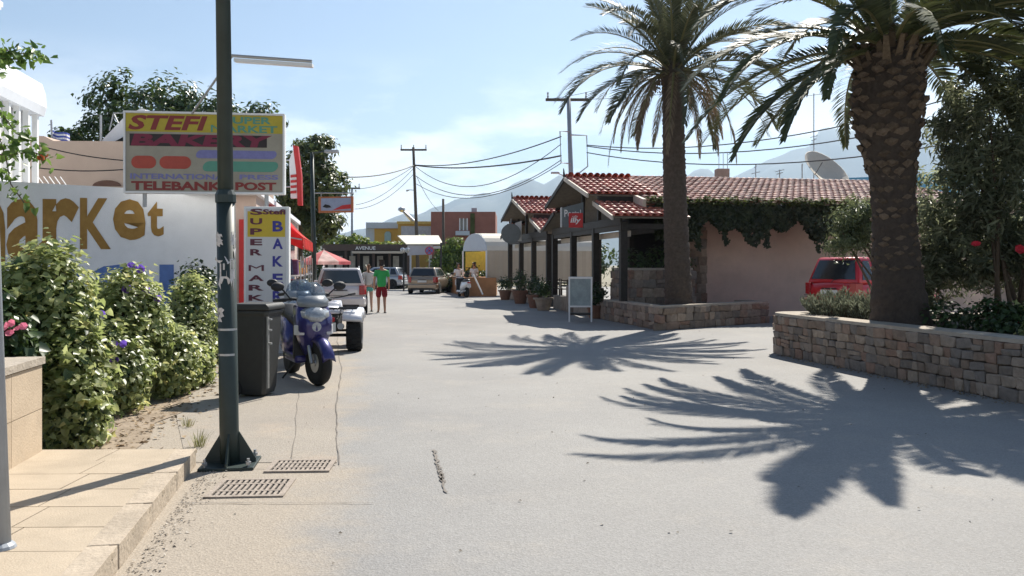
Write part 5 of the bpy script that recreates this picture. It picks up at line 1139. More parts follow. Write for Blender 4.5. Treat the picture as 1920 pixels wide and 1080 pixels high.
def car(label, loc, rz, paint, Lc=4.0, W=1.68, H=1.48, wheelr=.30, belt=.92, hood=.82, rails=False, boxy=.5, silver_rear=True):
    """hatchback facing local +y; rear at y=0"""
    t = thing('parked_car', label, 'car', loc, rz); hw = W / 2
    body = MB(); st = [(0.0, .36, .80, .86), (.06, .24, belt - .02, .95), (.5, .20, belt + .01, .99), (Lc * .35, .18, belt, 1.0), (Lc * .62, .18, belt - .02, 1.0), (Lc * .72, .18, belt - .05, .99), (Lc * .9, .20, hood - .06, .95), (Lc * .97, .25, hood - .16, .88), (Lc, .34, hood - .28, .78)]
    rings = []
    for y, zb, zt, k in st:
        w = hw * k; rings.append([(-w * .80, y, zb), (-w * .96, y, zb + .06), (-w, y, lerp(zb, zt, .45)), (-w * .985, y, lerp(zb, zt, .8)), (-w * .93, y, zt), (-w * .5, y, zt + .025), (0, y, zt + .035), (w * .5, y, zt + .025), (w * .93, y, zt), (w * .985, y, lerp(zb, zt, .8)), (w, y, lerp(zb, zt, .45)), (w * .96, y, zb + .06), (w * .80, y, zb), (0, y, zb)])
    body.loft(rings); body.build('body', paint, t, smooth=True, subsurf=1)
    # greenhouse
    yr, yf = .10, Lc * .72; yrt, yft = .10 + .36 * (1.15 - boxy), Lc * .50
    gb = [(-hw * .925, yr), (hw * .925, yr), (hw * .93, yf), (-hw * .93, yf)]; gt = [(-hw * .74, yrt), (hw * .74, yrt), (hw * .74, yft), (-hw * .74, yft)]
    zb, zt = belt - .03, H - .035
    gh = MB(); gh.loft([[(x, y, zb) for x, y in gb], [(x, y, zt) for x, y in gt], [(x * .9, lerp(y, Lc * .33, .05), H) for x, y in gt]]); gh.build('cabin', paint, t, smooth=True, bevel=.06)
    def pane(i, j, u0, u1, v0, v1, name, ofs=.012, m=None, th=None):
        A = Vector((*gb[i], zb)); B = Vector((*gb[j], zb)); C = Vector((*gt[j], zt)); D = Vector((*gt[i], zt)); nn = (B - A).cross(D - A).normalized()
        f = lambda u, v: (A.lerp(B, u)).lerp(D.lerp(C, u), v) + nn * ofs
        return MB().slab([f(u0, v0), f(u1, v0), f(u1 - (.02 if name != 'x' else 0), v1), f(u0 + .02, v1)], nn * -.01).build(name, m or M_['glass'], t)
    pane(0, 1, .06, .94, .16, .93, 'rear_window'); pane(2, 3, .05, .95, .06, .95, 'windscreen')
    for i, j in ((1, 2), (3, 0)):
        for a, b_ in (((.07, .22), (.25, .50), (.53, .86))): 
            pass
        segs = ((.06, .24), (.27, .52), (.55, .86)) if i == 1 else ((.14, .45), (.48, .73), (.76, .94))
        for a, b_ in segs: pane(i, j, a, b_, .14, .90, 'side_window')
    for sx in (-1, 1):
        tl = MB(); tl.loft([[(sx * hw * .995, .16, z0), (sx * hw * .95, .035, z0), (sx * hw * .70, .0, z0 + .02), (sx * hw * .70, .06, z0 + .02)] for z0 in (.66, .74, .88, .93)] if False else [[(sx * hw * .985, .20, z), (sx * hw * .90, .005, z), (sx * hw * .70, -.018, z), (sx * hw * .72, .10, z)] for z in (.64, .76, belt - .02)]); tl.build('tail_light', M_['taill'], t, bevel=.01)
        hl = MB(); hl.loft([[(sx * hw * .90, Lc - .20, z), (sx * hw * .80, Lc - .02, z - .02), (sx * hw * .5, Lc + .015, z - .02), (sx * hw * .55, Lc - .15, z)] for z in (hood - .30, hood - .14)]); hl.build('headlight', M_['lens'], t, bevel=.01)
        mr = MB(); mr.box((sx * (hw + .06), Lc * .66, belt + .06), (.16, .10, .12), 0, .8); mr.build('wing_mirror', paint, t, bevel=.03)
        for yy in (.62, Lc - .76):
            ar_ = MB(); ar_.lathe([(.05, 0), (wheelr * 1.16, 0), (wheelr * 1.16, .02), (.05, .02)], 24, (sx * (hw * .985) - .01, yy, wheelr + .01), 'X'); ar_.build('wheel_arch', M_['blackp'], t)
            wheel(t, (sx * (hw - .075), yy, wheelr), wheelr, .2)
        MB().box((sx * hw * .995, Lc * .38, .72), (.03, .16, .025)).build('door_handle', paint, t)
        if rails: MB().tube([(sx * hw * .70, .6, H - .02), (sx * hw * .70, .75, H + .05), (sx * hw * .70, 1.9, H + .05), (sx * hw * .70, 2.05, H - .02)], .018, 6).build('roof_rail', M_['steel'], t)
    MB().loft([[(-hw * .86, .02, .25), (hw * .86, .02, .25), (hw * .97, .3, .25), (-hw * .97, .3, .25)], [(-hw * .90, -.06, .33), (hw * .90, -.06, .33), (hw * 1.0, .3, .33), (-hw * 1.0, .3, .33)], [(-hw * .9, -.07, .52), (hw * .9, -.07, .52), (hw * .995, .3, .52), (-hw * .995, .3, .52)], [(-hw * .84, -.01, .57), (hw * .84, -.01, .57), (hw * .96, .3, .57), (-hw * .96, .3, .57)]]).build('rear_bumper', paint, t, smooth=False, bevel=.02)
    MB().box((0, -.055, .27), (W * .7, .05, .10)).build('bumper_lower', M_['blackp'], t)
    MB().box((0, -.025, .70), (.50, .016, .115)).build('number_plate', M_['plate'], t)
    MB().box((0, -.03, .79), (.42, .03, .025)).build('tailgate_handle', M_['blackp'], t)
    MB().tube([(0.0, .07, belt + .0), (.06, .09, belt + .06), (.36, .13, belt + .11)], .01, 5).build('wiper', M_['blackp'], t)
    MB().slab([(-hw * .93, -.002, .61), (hw * .93, -.002, .61), (hw * .93, -.002, .622), (-hw * .93, -.002, .622)], (0, -.015, 0)).build('tailgate_seam', M_['blackp'], t)
    return t
def paintm(name, c, metal=.3): return mat(name, c, .32, .04, 3, metal=metal, spec=.5, coat=.7)
car('silver hatchback parked on the left, seen from behind', (-5.48, 27.3, .004), YAW, paintm('silver_paint', (.72, .70, .70), .1), 4.1, 1.66, 1.50, .30, .95, .85, True, .95)
car('beige hatchback driving away in the middle of the street', (-4.95, 47.0, 0), R(-7), paintm('beige_metallic', (.34, .27, .20), .5), 4.1, 1.74, 1.46, .31, .95, .84, False, .45)
car('grey car crossing behind the beige hatchback', (-7.2, 57.5, 0), R(78), paintm('grey_metallic', (.40, .42, .45), .5), 4.2, 1.7, 1.45, .31, .92, .84, False, .3)
car('red car parked beside the pink wall behind the planter', (8.0, 21.5, .22), R(-58), paintm('bright_red_paint', (.55, .012, .02), .1), 3.7, 1.66, 1.58, .30, .95, .88, False, .55)
# ---- scooters
def scooter(label, loc, rz, paint, big=1.0, steer=0, screen=True, lean=R(5), second=None):
    """facing local -y (front wheel towards -y)"""
    t = thing('scooter', label, 'scooter', loc, rz); second = second or paint
    r = .27; fw = Vector((0, -.72, r)); rw = Vector((0, .62, r))
    e = link(bpy.data.objects.new('steering', None), t); e.location = (0, -.55, .0); e.rotation_euler.z = steer; e.empty_display_size = .1
    off = Vector((0, .55, 0)); F = lambda p: tuple(Vector(p) + off)
    # front wheel as tyre, rim directly under the steering part
    ty = MB(); ty.lathe([(r * .66, -.05), (r * .92, -.06), (r, -.02), (r, .02), (r * .92, .06), (r * .66, .05)], 26, F(fw), 'X'); ty.build('front_tyre', M_['tyre'], e, smooth=True)
    rm = MB(); rm.lathe([(.04, -.06), (.05, .06)], 12, F(fw), 'X'); rm.lathe([(r * .58, -.045), (r * .68, -.05), (r * .68, .05), (r * .58, .045)], 24, F(fw), 'X')
    rm.lathe([(.03, -.052), (r * .42, -.05), (r * .42, -.045), (.03, -.047)], 20, F(fw), 'X')
    for k in range(5):
        a = 2 * math.pi * k / 5; d = Vector((0, math.cos(a), math.sin(a))); n_ = Vector((0, -math.sin(a), math.cos(a))) * .022; c = Vector(F(fw)); rm.slab([c + d * .03 - n_ - Vector((.02, 0, 0)), c + d * r * .6 - n_ - Vector((.02, 0, 0)), c + d * r * .6 + n_ - Vector((.02, 0, 0)), c + d * .03 + n_ - Vector((.02, 0, 0))], (.04, 0, 0))
    rm.build('front_rim', M_['alloy'], e)
    for sx in (-1, 1): MB().tube([F((sx * .085, -.72, r)), F((sx * .085, -.58, .62))], .022, 8).build('fork_leg', M_['steel'], e)
    fe = MB(); pts = []
    for k in range(9):
        a = R(15 + 150 * k / 8); pts.append((fw.y - math.cos(a) * (r + .035) * -1 * -1, fw.z + math.sin(a) * (r + .035)))
    fe.loft([[F((-.085, y, z - .05)), F((-.06, y, z)), F((0, y, z + .018)), F((.06, y, z)), F((.085, y, z - .05)), F((0, y, z - .012))] for y, z in pts]); fe.build('front_mudguard', paint, e, smooth=True)
    hb = MB(); hb.tube([F((-.34, -.30, 1.0)), F((-.2, -.42, 1.02)), F((0, -.46, 1.0)), F((.2, -.42, 1.02)), F((.34, -.30, 1.0))], .017, 8); hb.build('handlebar', M_['blackp'], e)
    for sx in (-1, 1):
        MB().tube([F((sx * .25, -.37, 1.01)), F((sx * .37, -.27, .995))], .024, 8).build('grip', M_['blackp'], e)
        MB().tube([F((sx * .22, -.42, 1.02)), F((sx * .34, -.47, 1.14))], .009, 5).build('mirror_arm', M_['blackp'], e)
        mi = MB(); mi.lathe([(.01, -.02), (.06, -.015), (.075, .01), (.06, .02)], 12, (0, 0, 0), 'Y'); o = mi.build('mirror', M_['blackp'], e, smooth=True); o.location = F((sx * .40, -.48, 1.17)); o.scale = (1.15, 1, .75)
    # front shield
    fs_ = MB(); prof = [(.36, -.60, .10, .05), (.5, -.70, .17, .08), (.66, -.77, .225, .12), (.80, -.76, .235, .14), (.92, -.68, .21, .14), (1.0, -.58, .15, .10)]
    fs_.loft([[(-w, y + d * 1.3, z), (-w * .85, y + d * .45, z), (-w * .4, y + .01, z), (0, y - .02, z), (w * .4, y + .01, z), (w * .85, y + d * .45, z), (w, y + d * 1.3, z), (0, y + d * 1.5, z)] for z, y, w, d in prof]); fs_.build('front_shield', paint, t, smooth=True)
    hl = MB(); hl.loft([[(-w, y + .05, z), (-w * .5, y - .012, z), (0, y - .028, z), (w * .5, y - .012, z), (w, y + .05, z), (0, y + .08, z)] for z, y, w in ((.76, -.772, .10), (.82, -.775, .165), (.88, -.735, .17), (.93, -.69, .10))]); hl.build('headlight', M_['lens'], t, smooth=True)
    lo = MB(); lo.lathe([(.055, -.02), (.05, .02)], 16, (0, -.765, .70), 'Y'); lo.build('lower_lamp', M_['lens'], t)
    for sx in (-1, 1): MB().loft([[(sx * .235, -.62, z), (sx * .20, -.70, z), (sx * .13, -.73, z), (sx * .15, -.65, z)] for z in (.60, .72)]).build('indicator', mat('silver_trim', (.55, .55, .58), .3, .05, metal=.3), t, bevel=.008)
    if screen:
        ws = MB(); R_ = []
        for z, y, w in ((.95, -.68, .15), (1.05, -.63, .18), (1.15, -.56, .16), (1.22, -.51, .09)): R_.append([(w * x, y + .12 * x * x, z) for x in (-1, -.6, -.2, .2, .6, 1)] + [(w * x, y + .12 * x * x + .008, z) for x in (1, .6, .2, -.2, -.6, -1)])
        ws.loft(R_); ws.build('windscreen', SCREEN, t, smooth=True)
        MB().loft([[(w * x, y + .10 * x * x, z) for x in (-1, -.5, 0, .5, 1)] + [(w * x, y + .05 + .10 * x * x, z) for x in (1, .5, 0, -.5, -1)] for z, y, w in ((.93, -.72, .17), (1.0, -.69, .19), (1.06, -.64, .15))]).build('cowl', mat('grey_cowl', (.22, .24, .26), .35, .05, coat=.4), t, smooth=True)
    # leg shield, floor, body, seat
    MB().loft([[(-.21, -.50, z), (.21, -.50, z), (.21, -.46 + .05 * (1 - z), z), (-.21, -.46 + .05 * (1 - z), z)] for z in (.3, .95)]).build('leg_shield', M_['blackp'], t, bevel=.03)
    MB().box((0, -.2, .30), (.40, .62, .10)).build('floorboard', second, t, bevel=.03)
    bdm = MB(); bdm.loft([[(-w, y, zl), (-w * 1.05, y, (zl + zh) / 2), (-w * .8, y, zh), (w * .8, y, zh), (w * 1.05, y, (zl + zh) / 2), (w, y, zl)] for y, w, zl, zh in ((.02, .16, .28, .62), (.2, .20, .34, .74), (.5, .19, .42, .78), (.8, .14, .55, .80), (1.02, .07, .66, .80))]); bdm.build('side_panels', second, t, smooth=True)
    MB().loft([[(-w, y, z), (-w * .7, y, z + h), (w * .7, y, z + h), (w, y, z)] for y, w, z, h in ((-.02, .10, .66, .06), (.12, .15, .73, .08), (.4, .16, .75, .09), (.52, .16, .77, .14), (.85, .13, .79, .12), (.98, .07, .80, .06))]).build('seat', M_['seatv'], t, smooth=True)
    MB().box((0, 1.02, .74), (.16, .05, .07)).build('tail_light', M_['taill'], t, bevel=.01)
    MB().box((0, 1.06, .58), (.18, .015, .16), Matrix.Rotation(R(15), 3, 'X')).build('number_plate', M_['plate'], t)
    w2 = link(bpy.data.objects.new('rear_wheel', None), t); w2.location = rw; ty = MB(); ty.lathe([(r * .6, -.06), (r * .92, -.07), (r, -.02), (r, .02), (r * .92, .07), (r * .6, .06)], 24, axis='X'); ty.build('tyre', M_['tyre'], w2, smooth=True)
    rm = MB(); rm.lathe([(.03, -.055), (r * .62, -.05), (r * .62, .05), (.03, .055)], 20, axis='X'); rm.build('rim', M_['alloy'], w2)
    MB().tube([(.17, .1, .2), (.19, .5, .26), (.2, .95, .36)], [.03, .05, .055], 10).build('exhaust', M_['steel'], t, smooth=True)
    MB().tube([(-.02, .1, .25), (-.22, .14, .0)], .012, 6).build('stand', M_['blackp'], t)
    t.scale = (big, big, big); return t
SCREEN, nt_, b_, out_ = newmat('tinted_screen')
tr_ = N(nt_, 'ShaderNodeBsdfTransparent'); tr_.inputs[0].default_value = (.55, .62, .70, 1); mx_ = N(nt_, 'ShaderNodeMixShader'); mx_.inputs[0].default_value = .30
b_.inputs['Base Color'].default_value = (.3, .36, .42, 1); b_.inputs['Roughness'].default_value = .12
nn_ = N(nt_, 'ShaderNodeTexNoise'); nn_.inputs['Scale'].default_value = 12; rr_ = N(nt_, 'ShaderNodeMapRange'); rr_.inputs[3].default_value = .06; rr_.inputs[4].default_value = .2; nt_.links.new(nn_.outputs['Fac'], rr_.inputs[0]); nt_.links.new(rr_.outputs[0], b_.inputs['Roughness'])
nt_.links.new(tr_.outputs[0], mx_.inputs[1]); nt_.links.new(b_.outputs[0], mx_.inputs[2]); nt_.links.new(mx_.outputs[0], out_.inputs['Surface'])
purple = paintm('purple_metallic', (.028, .024, .14), .35); whitep = paintm('white_scooter_paint', (.74, .74, .76), 0)
scooter('purple maxi scooter with grey screen parked behind the grey bin', (-2.95, 12.0, .004), R(26), purple, 1.12, R(12))
scooter('pale blue scooter with white mirrors behind the purple scooter', (-3.45, 14.2, .004), R(4), paintm('pale_blue_paint', (.45, .50, .58), .2), 1.12, R(-8))
scooter('white scooter parked across the street by the orange wall', (-2.45, 42.6, 0), R(200), whitep, 1.0, R(-10), False)
# ---- quad bike seen from behind
qd = thing('quad_bike', 'white quad bike with knobbly black tyres parked in front of the silver car', 'quad bike', (-3.38, 15.9, .004), R(8)); 
M_['quadw'] = paintm('white_quad_plastic', (.70, .70, .73), 0)
for sx in (-1, 1):
    for y, r, w in ((.0, .325, .29), (1.2, .30, .22)):
        wheel(qd, (sx * .44, y, r), r, w, 4)
        kb = MB()
        for k in range(18):
            for j in (-1, 0, 1):
                a = 2 * math.pi * (k + .5 * (j % 2)) / 18; kb.box((sx * .44 + j * w * .3, y + (r + .004) * math.cos(a), r + (r + .004) * math.sin(a)), (w * .24, .05, .03), Matrix.Rotation(a - math.pi / 2, 3, 'X'))
        kb.build('tread_lugs', M_['tyre'], qd)
    for y in (0, 1.2):
        f_ = MB(); f_.loft([[(sx * .22, y + dy, z - .02), (sx * .25, y + dy, z + .03), (sx * .56, y + dy * 1.05, z + .015), (sx * .60, y + dy * 1.05, z - .06), (sx * .56, y + dy, z - .045), (sx * .26, y + dy, z - .03)] for dy, z in ((-.36, .60), (-.22, .70), (0, .73), (.22, .70), (.36, .58))]); f_.build('mudguard', M_['quadw'], qd, smooth=True)
MB().loft([[(-.13, y, .38), (.13, y, .38), (.15, y, .62), (-.15, y, .62)] for y in (-.3, .4, 1.4)]).build('chassis', M_['blackp'], qd, bevel=.02)
MB().loft([[(-w, y, z), (-w * .7, y, z + h), (w * .7, y, z + h), (w, y, z)] for y, w, z, h in ((-.25, .17, .70, .05), (-.1, .20, .72, .12), (.35, .18, .72, .10), (.7, .14, .74, .06))]).build('seat', M_['quadw'], qd, smooth=True)
MB().loft([[(-w, y, .66), (-w * .7, y, z), (w * .7, y, z), (w, y, .66)] for y, w, z in ((.65, .16, .84), (.9, .20, .90), (1.25, .18, .86), (1.5, .12, .74))]).build('tank_cover', M_['quadw'], qd, smooth=True)
rk = MB()
for x in (-.42, -.25, -.08, .08, .25, .42): rk.tube([(x, -.42, .79), (x, .08, .79)], .012, 6)
for y in (-.42, -.16, .08): rk.tube([(-.5, y, .80), (.5, y, .80)], .014, 6)
rk.tube([(-.2, -.1, .79), (-.15, .05, .6)], .012, 6); rk.tube([(.2, -.1, .79), (.15, .05, .6)], .012, 6); rk.build('rear_rack', M_['blackp'], qd)
MB().tube([(-.40, .78, 1.03), (-.18, .88, .98), (0, .9, .95), (.18, .88, .98), (.40, .78, 1.03)], .015, 8).build('handlebar', M_['blackp'], qd)
for sx in (-1, 1): MB().tube([(sx * .28, .84, 1.01), (sx * .42, .77, 1.035)], .02, 8).build('grip', M_['blackp'], qd)
MB().box((0, -.37, .60), (.20, .06, .08)).build('tail_light', M_['taill'], qd, bevel=.015); MB().box((0, -.39, .46), (.24, .015, .17)).build('number_plate', M_['plate'], qd)
MB().tube([(.17, .3, .42), (.2, -.1, .46), (.2, -.34, .48)], [.04, .06, .06], 10).build('exhaust', M_['steel'], qd)
MB().tube([(-.44, 0, .29), (.44, 0, .29)], .03, 8).build('rear_axle', M_['blackp'], qd); MB().tube([(-.44, 1.2, .29), (.44, 1.2, .29)], .025, 8).build('front_axle', M_['blackp'], qd)
# ================================================================== PEOPLE
def skin_obj(name, verts, edges, radii, m, parent, root=0, sub=2):
    me = bpy.data.meshes.new(name); me.from_pydata([tuple(v) for v in verts], edges, []); me.materials.append(m)
    o = link(bpy.data.objects.new(name, me), parent)
    md = o.modifiers.new('skin', 'SKIN'); md.use_smooth_shade = True
    lay = me.skin_vertices[0] if me.skin_vertices else None
    if lay is None:
        bpy.context.view_layer.objects.active = o; bpy.ops.mesh.customdata_skin_add(); lay = me.skin_vertices[0]
    for i, r_ in enumerate(radii):
        lay.data[i].radius = r_ if isinstance(r_, tuple) else (r_, r_); lay.data[i].use_root = (i == root)
    s = o.modifiers.new('sub', 'SUBSURF'); s.levels = sub; s.render_levels = sub; return o
def person(label, loc, rz, H, skinm, shirt, shorts, hairm, female=False, stride=.18, arm=.1):
    """walking figure facing local +y"""
    t = thing('person', label, 'person', loc, rz); k = H / 1.75; hip = .95; sh = .185 if not female else .16; hp = .09
    V = lambda *p: Vector(p) * k
    verts = [V(0, 0, hip), V(0, 0, 1.12), V(0, .01, 1.30), V(0, 0, 1.42), V(0, .01, 1.50), V(0, .02, 1.58), V(0, .035, 1.66), V(0, .02, 1.725)]
    rad = [(.145, .10), (.125 if not female else .105, .085), (.155 if not female else .13, .095), (.12, .075), (.052, .05), (.062, .07), (.078, .095), (.06, .075)]
    E = [(0, 1), (1, 2), (2, 3), (3, 4), (4, 5), (5, 6), (6, 7)]
    def limb(start, pts, rr):
        p = start
        for q, r_ in zip(pts, rr): verts.append(V(*q)); rad.append(r_); E.append((p, len(verts) - 1)); p = len(verts) - 1
    for s_, f in ((-1, 1), (1, -1)):
        fy = stride * f
        limb(0, [(s_ * hp, .01, hip - .07), (s_ * hp * 1.05, fy * .55 + .03, .50), (s_ * hp, fy * 1.0 - .02 + (-.06 if f < 0 else 0), .10 + (.07 if f < 0 else 0)), (s_ * hp * 1.15, fy * 1.0 + .11 + (-.05 if f < 0 else 0), .03 + (.02 if f < 0 else 0)), (s_ * hp * 1.2, fy + .17 + (-.05 if f < 0 else 0), .025)], [(.085, .09), (.058, .062), (.038, .042), (.042, .032), (.03, .02)])
        ay = -arm * f
        limb(3, [(s_ * sh, 0, 1.40), (s_ * (sh + .055), ay * .5, 1.13), (s_ * (sh + .075), ay * 1.2 + .06, .90), (s_ * (sh + .07), ay * 1.4 + .09, .82)], [.055, .042, .03, (.022, .035)])
        w = len(verts) - 1
        for j in range(4): limb(w, [(s_ * (sh + .07), ay * 1.4 + .075 + j * .018, .77), (s_ * (sh + .062), ay * 1.4 + .08 + j * .018, .735 - .006 * (j % 2))], [.0085, .007])
        limb(w - 0, [(s_ * (sh + .055), ay * 1.4 + .13, .80), (s_ * (sh + .05), ay * 1.4 + .14, .765)], [.009, .008])
    for v in verts: pass
    rad = [tuple(x * k for x in (r_ if isinstance(r_, tuple) else (r_, r_))) for r_ in rad]
    skin_obj('body', verts, E, rad, skinm, t)
    # shirt
    sv = [V(0, 0, .83 if not female else .92), V(0, 0, 1.12), V(0, .01, 1.30), V(0, 0, 1.415), V(0, .005, 1.455)]; sr = [(.172, .125), (.158 if not female else .13, .115), (.185 if not female else .155, .125), (.15, .1), (.075, .07)]; se = [(0, 1), (1, 2), (2, 3), (3, 4)]
    for s_, f in ((-1, 1), (1, -1)):
        ay = -arm * f; sv += [V(s_ * sh * .98, 0, 1.385), V(s_ * (sh + .05), ay * .35, 1.20)]; n_ = len(sv); sr += [.075, .066]; se += [(3, n_ - 2), (n_ - 2, n_ - 1)]
    skin_obj('shirt', sv, se, [tuple(x * k for x in (r_ if isinstance(r_, tuple) else (r_, r_))) for r_ in sr], shirt, t)
    pv_ = [V(0, 0, .97), V(0, 0, .90)]; pr2 = [(.165, .12), (.165, .12)]; pe = [(0, 1)]
    for s_, f in ((-1, 1), (1, -1)):
        fy = stride * f; ln = .50 if not female else .70
        pv_ += [V(s_ * hp * 1.05, .01, .84), V(s_ * hp * 1.1, fy * .5 * (.95 - ln) / .45, ln)]; n_ = len(pv_); pr2 += [(.11, .118), (.095 if not female else .105, .1)]; pe += [(1, n_ - 2), (n_ - 2, n_ - 1)]
    skin_obj('shorts', pv_, pe, [tuple(x * k for x in r_) for r_ in pr2], shorts, t)
    hv = [V(0, -.01, 1.60), V(0, -.015, 1.68), V(0, .0, 1.745)]; hr = [(.06, .06), (.092, .10), (.07, .085)]; he = [(0, 1), (1, 2)]
    if female: hv += [V(0, -.085, 1.69), V(0, -.115, 1.55), V(0, -.09, 1.42)]; hr += [(.04, .04), (.04, .035), (.02, .02)]; he += [(1, 3), (3, 4), (4, 5)]
    skin_obj('hair', hv, he, [tuple(x * k for x in r_) for r_ in hr], hairm, t, 1)
    fc = MB()                                   # nose and ears
    fc.add([V(-.014, .125, 1.62), V(.014, .125, 1.62), V(0, .15, 1.625), V(0, .12, 1.67)], [(0, 1, 2), (1, 3, 2), (0, 2, 3), (0, 3, 1)])
    for s_ in (-1, 1): fc.lathe([(.004, -.006), (.022, 0), (.004, .006)], 8, V(s_ * .086, .03, 1.64), 'X')
    fc.build('nose_and_ears', skinm, t)
    ey = MB()
    for s_ in (-1, 1): ey.box(V(s_ * .032, .122, 1.665), (.02, .01, .008))
    ey.box(V(0, .118, 1.595), (.04, .01, .007)); ey.build('eyes_and_mouth', M_['dark'], t)
    for s_, f in ((-1, 1), (1, -1)):
        fy = stride * f; MB().box(V(s_ * hp * 1.15, fy + .06 + (-.05 if f < 0 else 0), .008 + (.015 if f < 0 else 0)), (.085, .26, .016), 0).build('sandal', M_['blackp'], t)
    return t
tan = mat('tanned_skin', (.42, .23, .15), .6, .08, 20); fair = mat('fair_skin', (.55, .34, .25), .6, .08, 20)
person('man in green t-shirt and dark red shorts walking up the street', (-4.37, 28.6, 0), R(12), 1.74, tan, mat('green_cotton', (.04, .36, .10), .9, .1, 20), mat('dark_red_shorts', (.20, .012, .02), .9, .15, 12), mat('dark_hair', (.02, .014, .01), .6))
person('woman in white top and turquoise shorts walking beside the silver car', (-4.96, 29.5, 0), R(14), 1.64, fair, mat('white_cotton', (.72, .66, .66), .9, .06, 20), mat('turquoise_cotton', (.12, .42, .36), .9, .1, 20), mat('brown_hair', (.16, .08, .04), .6), True, .16)
# ================================================================== POLES AND WIRES
M_['pole'] = mat('weathered_pole', (.10, .085, .07), .9, .2, 8, .3, 20)
M_['wire'] = mat('cable_black', (.03, .03, .035), .7)
def PR(t, o): return t - o
def upole(label, x, ytop, Z, ybot_z, arms, r=.13, metal=False, lean=0):
    b = P(x, HZ, Z); b.z = 0; top = P(x - lean, ytop, Z); t = thing('utility_pole', label, 'utility pole', b)
    MB().tube([(0, 0, 0), top - b], [r, r * .65], 10).build('shaft', M_['greym'] if metal else M_['pole'], t, smooth=True)
    for (xa, xb, y, nins) in arms:
        a, c = P(xa, y, Z) - b, P(xb, y, Z) - b; MB().slab([a + Vector((0, -.06, -.06)), c + Vector((0, -.06, -.06)), c + Vector((0, -.06, .06)), a + Vector((0, -.06, .06))], (0, .12, 0)).build('crossarm', M_['pole'], t)
        for i in range(nins): q = a.lerp(c, (i + .06) / (nins - 1 + .12)) if nins > 1 else a; MB().lathe([(.03, 0), (.05, .1), (.02, .16), (.05, .22), (.02, .3)], 8, q + ZD * .06).build('insulator', mat('insulator_glass', (.3, .32, .34), .3), t)
    return t, b
pa, pab = upole('tall wooden power pole with a crossarm beyond the beige car', 785, 276, 60, 0, [(751, 800, 281, 3)], .14, lean=10)
MB().tube([P(779, 357, 60) - pab, P(768, 356, 60) - pab, P(762, 358, 60) - pab], [.03, .03, .08], 6).build('lamp_arm', M_['steel'], pa)
pb, pbb = upole('power pole with crossarm and cable frame behind the cafe roof', 1078, 182, 40, 0, [(1023, 1103, 187, 2)], .15, True, lean=12)
fr3 = MB()
fr3.tube([P(x, y, 39.8) - pbb for x, y in ((1068, 247), (1050, 246), (1052, 305), (1070, 307))], .035, 6)
fr3.tube([P(x, y, 39.8) - pbb for x, y in ((1069, 253), (1100, 254), (1102, 312), (1075, 333))], .035, 6); fr3.build('cable_frame', M_['steel'], pb)
MB().tube([P(1074, 333, 39.8) - pbb, P(1060, 331, 39.8) - pbb, P(1046, 325, 39.8) - pbb], .025, 6).build('lamp_arm', M_['steel'], pb); MB().box(P(1041, 324, 39.8) - pbb, (.4, .16, .09)).build('street_lantern', M_['steel'], pb, bevel=.02)
upole('plain thin pole in front of the brick building', 832, 373, 55, 0, [], .12, lean=1)
upole('far pole with short crossarm behind the hanging shop sign', 660, 352, 66, 0, [(645, 675, 353, 2)], .11, True, lean=0)
def wire(name, label, A, B, sag, r=.018, group=None):
    t = MB(); A, B = Vector(A), Vector(B); n = 18
    t.tube([(A.lerp(B, i / n) - A - ZD * sag * 4 * (i / n) * (1 - i / n)) for i in range(n + 1)], r, 4, cap=False); o = t.build(name, M_['wire'], None, loc=A); return tag(o, label, 'cable', group)
za, zb2 = 60, 40
wire('overhead_cable', 'upper bundled cable between the two power poles', P(777, 309, za), P(1052, 256, zb2), .5, .03)
wire('overhead_cable', 'thick middle cable between the two power poles', P(778, 310, za), P(1052, 292, zb2), .35, .04)
wire('overhead_cable', 'sagging lower cable between the two power poles', P(779, 312, za), P(1052, 270, zb2), 1.7, .022)
wire('overhead_cable', 'deep sagging cable below the others between the power poles', P(780, 330, za), P(1052, 300, zb2), 1.5, .022)
wire('overhead_cable', 'lowest cable between the two power poles', P(781, 345, za), P(1052, 306, zb2), 1.3, .02)
wire('overhead_cable', 'cable running left from the power pole past the tree', P(777, 310, za), P(560, 322, 40), .5, .035)
wire('overhead_cable', 'slack cable running left from the power pole to the far pole', P(775, 312, za), P(640, 352, 62), .6, .018)
wire('overhead_cable', 'cable dropping left from the power pole behind the shop sign', P(777, 314, za), P(668, 384, 64), .5, .018)
wire('overhead_cable', 'stay cable dropping left from the power pole, lowest one', P(777, 325, za), P(665, 392, 64), .6, .018)
wire('overhead_cable', 'cable falling right from the power pole to the brick building', P(781, 330, za), P(822, 395, 70), .3, .018)
wire('overhead_cable', 'top cable running right from the cable frame behind both palms', P(1100, 272, 39.8), P(1985, 118, 26), 1.0, .022)
wire('overhead_cable', 'middle cable running right from the cable frame behind both palms', P(1100, 274, 39.8), P(1985, 165, 26), 1.0, .022)
wire('overhead_cable', 'bottom cable running right from the cable frame behind both palms', P(1100, 286, 39.8), P(1985, 228, 26), .9, .022)
wire('overhead_cable', 'thin high wire rising right from the pole crossarm', P(1025, 186, 40), P(1420, 30, 34), .6, .010)
wire('overhead_cable', 'thin high wire running right from the pole crossarm end', P(1100, 186, 40), P(1700, 60, 32), .6, .010)
